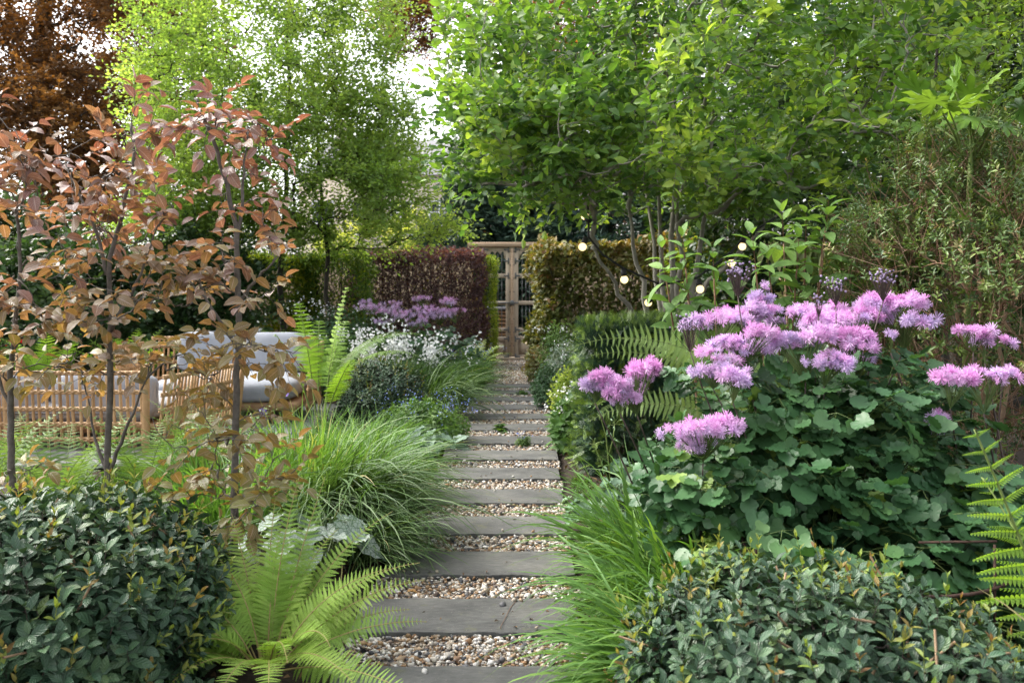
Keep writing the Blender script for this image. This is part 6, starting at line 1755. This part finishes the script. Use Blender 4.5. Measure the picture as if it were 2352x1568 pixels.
# fine-leaved tree at the upper right, with hanging strap leaves behind
shrub_tree('fine_leaved_tree', 'fine-leaved yellow-green tree at the upper right corner', 'tree', (3.6, 7.2, 0), (1.35, .9, 1.0), 3.35, 260, M['vine'], .058, 7, .26, 7, 301, T=SMALL, gap=.25)
t = thing('cordyline_palm', 'palm-like tree with hanging grey-green strap leaves at the top right', 'tree', (4.6, 8.9, 0))
rng = np.random.default_rng(302)
mb = MB(); tube(mb, trunk_line((4.6, 8.9, 0), (4.6, 8.9, 4.7), 8, .03, 4), np.linspace(.12, .08, 8), 9); mb.build('trunk', M['bark_dark'], t)
mb = MB(); n = 420
blades(mb, rng, A(4.6, 8.9, 4.7) + rng.normal(0, .12, (n, 3)) * A(1, 1, 2.0), rng.uniform(0, 2 * PI, n), 1.25 * rng.uniform(.7, 1.2, n), np.radians(rng.uniform(-30, 70, n)), np.radians(rng.uniform(70, 140, n)), .055, 8, np.clip(rng.normal(.5, .25, n), 0, 1))
mb.build('crown', M['sedge'], t)

# iron plant support among the leaves
t = thing('plant_support', 'rusty iron hoop support among the meadow rue leaves', 'plant support', (1.35, 3.0, .03))
for x, y_ in ((P(1737, 1200, 3.0)[0], 3.0), (P(2285, 1200, 2.8)[0], 2.8), (1.25, 3.5), (1.75, 3.45)):
    mb = MB(); tube(mb, [[x, y_, -.05], [x, y_, .3], [x, y_, .56]], .0045, 6); mb.build('leg', M['rust'], t)
mb = MB(); a = np.linspace(0, 2 * PI, 41)
tube(mb, np.stack([1.3 + .46 * np.cos(a), 3.12 + .4 * np.sin(a), .45 + .03 * np.sin(a)], 1), .006, 6, cap=False); mb.build('hoop', M['rust'], t)
mb = MB(); tube(mb, [P(2110, 1245, 2.9), P(2200, 1244, 2.86), P(2290, 1243, 2.8)], .0045, 6); mb.build('cross_rod', M['rust'], t)

# fallen dry leaf on the gravel, dead twig on the slab
dl = np.random.default_rng(7)
p = P(935, 1372, 3.87); p[2] = .03
o_ = MB(); scatter(o_, leafT(6, .55, .3, .4, wav=.05), p[None], A(1, .3, .1)[None], A(0, 0, 1)[None], .055, A(.8)); tag(o_.build('fallen_leaf', M['fern_dry']), 'curled brown leaf lying on the gravel behind the widest slab', 'leaf')
o_ = MB(); tube(o_, [P(1185, 1395, 3.74), P(1172, 1415, 3.66), P(1160, 1440, 3.54), P(1150, 1462, 3.45)], .0016, 5)
V = o_.V[0]; o_.V[0][:, 2] = o_.V[0][:, 2] * 0 + .0365 + np.linspace(0, .004, len(V)); tag(o_.build('dead_stalk', M['twig']), 'thin dead stalk lying on the widest slab', 'stalk')

# ------------------------------------------------------------------ globe lights hung through the tree
t = thing('string_lights', 'string of lit warm globe lights hung from the multi-stemmed tree', 'string lights', P(1343, 496, 7.0))
gl = [(1343, 496, 7.0), (1338, 567, 6.8), (1434, 642, 6.9), (1608, 664, 6.9), (1680, 604, 7.1), (1705, 566, 7.2), (1489, 695, 7.4)]
cab = [(1350, 470, 7.05), (1352, 520, 6.95), (1352, 545, 6.85), (1385, 585, 6.85), (1430, 615, 6.9), (1520, 655, 7.0), (1600, 638, 6.95), (1640, 610, 7.0), (1678, 580, 7.1), (1710, 545, 7.2), (1780, 500, 7.3)]
pts = np.array([P(*q) for q in cab])
mb = MB(); tube(mb, pts, .009, 6); cbl = mb.build('cable', M['black'], t)
def globe(c, r, n=14):
    mb = MB(); th = np.linspace(0, PI, n); pp = np.arange(2 * n) / (2 * n) * 2 * PI
    V = np.stack([np.outer(np.sin(th), np.cos(pp)), np.outer(np.sin(th), np.sin(pp)), np.outer(np.cos(th), np.ones(2 * n))], -1) * r
    F = [[j * 2 * n + i, (j + 1) * 2 * n + i, (j + 1) * 2 * n + (i + 1) % (2 * n), j * 2 * n + (i + 1) % (2 * n)] for j in range(n - 1) for i in range(2 * n)]
    mb.add(V.reshape(-1, 3) + c, F); return mb
for k, q in enumerate(gl):
    c = P(*q)
    g = globe(c, .031).build('light_bulb', M['bulb'], t)
    near = pts[np.argmin(np.linalg.norm(pts - c, axis=1))]
    mb = MB(); up_ = norm(near - c + A(0, 0, .05)); tube(mb, [c + up_ * .026, c + up_ * .05, c + up_ * .085], [.021, .026, .02], 10); tube(mb, [c + up_ * .08, (c + near) / 2 + up_ * .03, near], .004, 5)
    mb.build('socket', M['black'], g)
gl2 = [(470, 632, 12.6), (475, 642, 12.6), (610, 636, 12.6), (556, 664, 12.5), (428, 708, 12.4), (446, 715, 12.4)]
t = thing('fairy_lights', 'tiny warm fairy lights in the yellow-green hedge on the left', 'fairy lights', P(*gl2[0]))
o2 = sorted(gl2)
mb = MB(); tube(mb, np.array([P(*q) + A(0, .03, .02) for q in o2]), .003, 4); mb.build('wire', M['black'], t)
for q in gl2: globe(P(*q), .012, 8).build('light_bulb', M['bulb'], t)
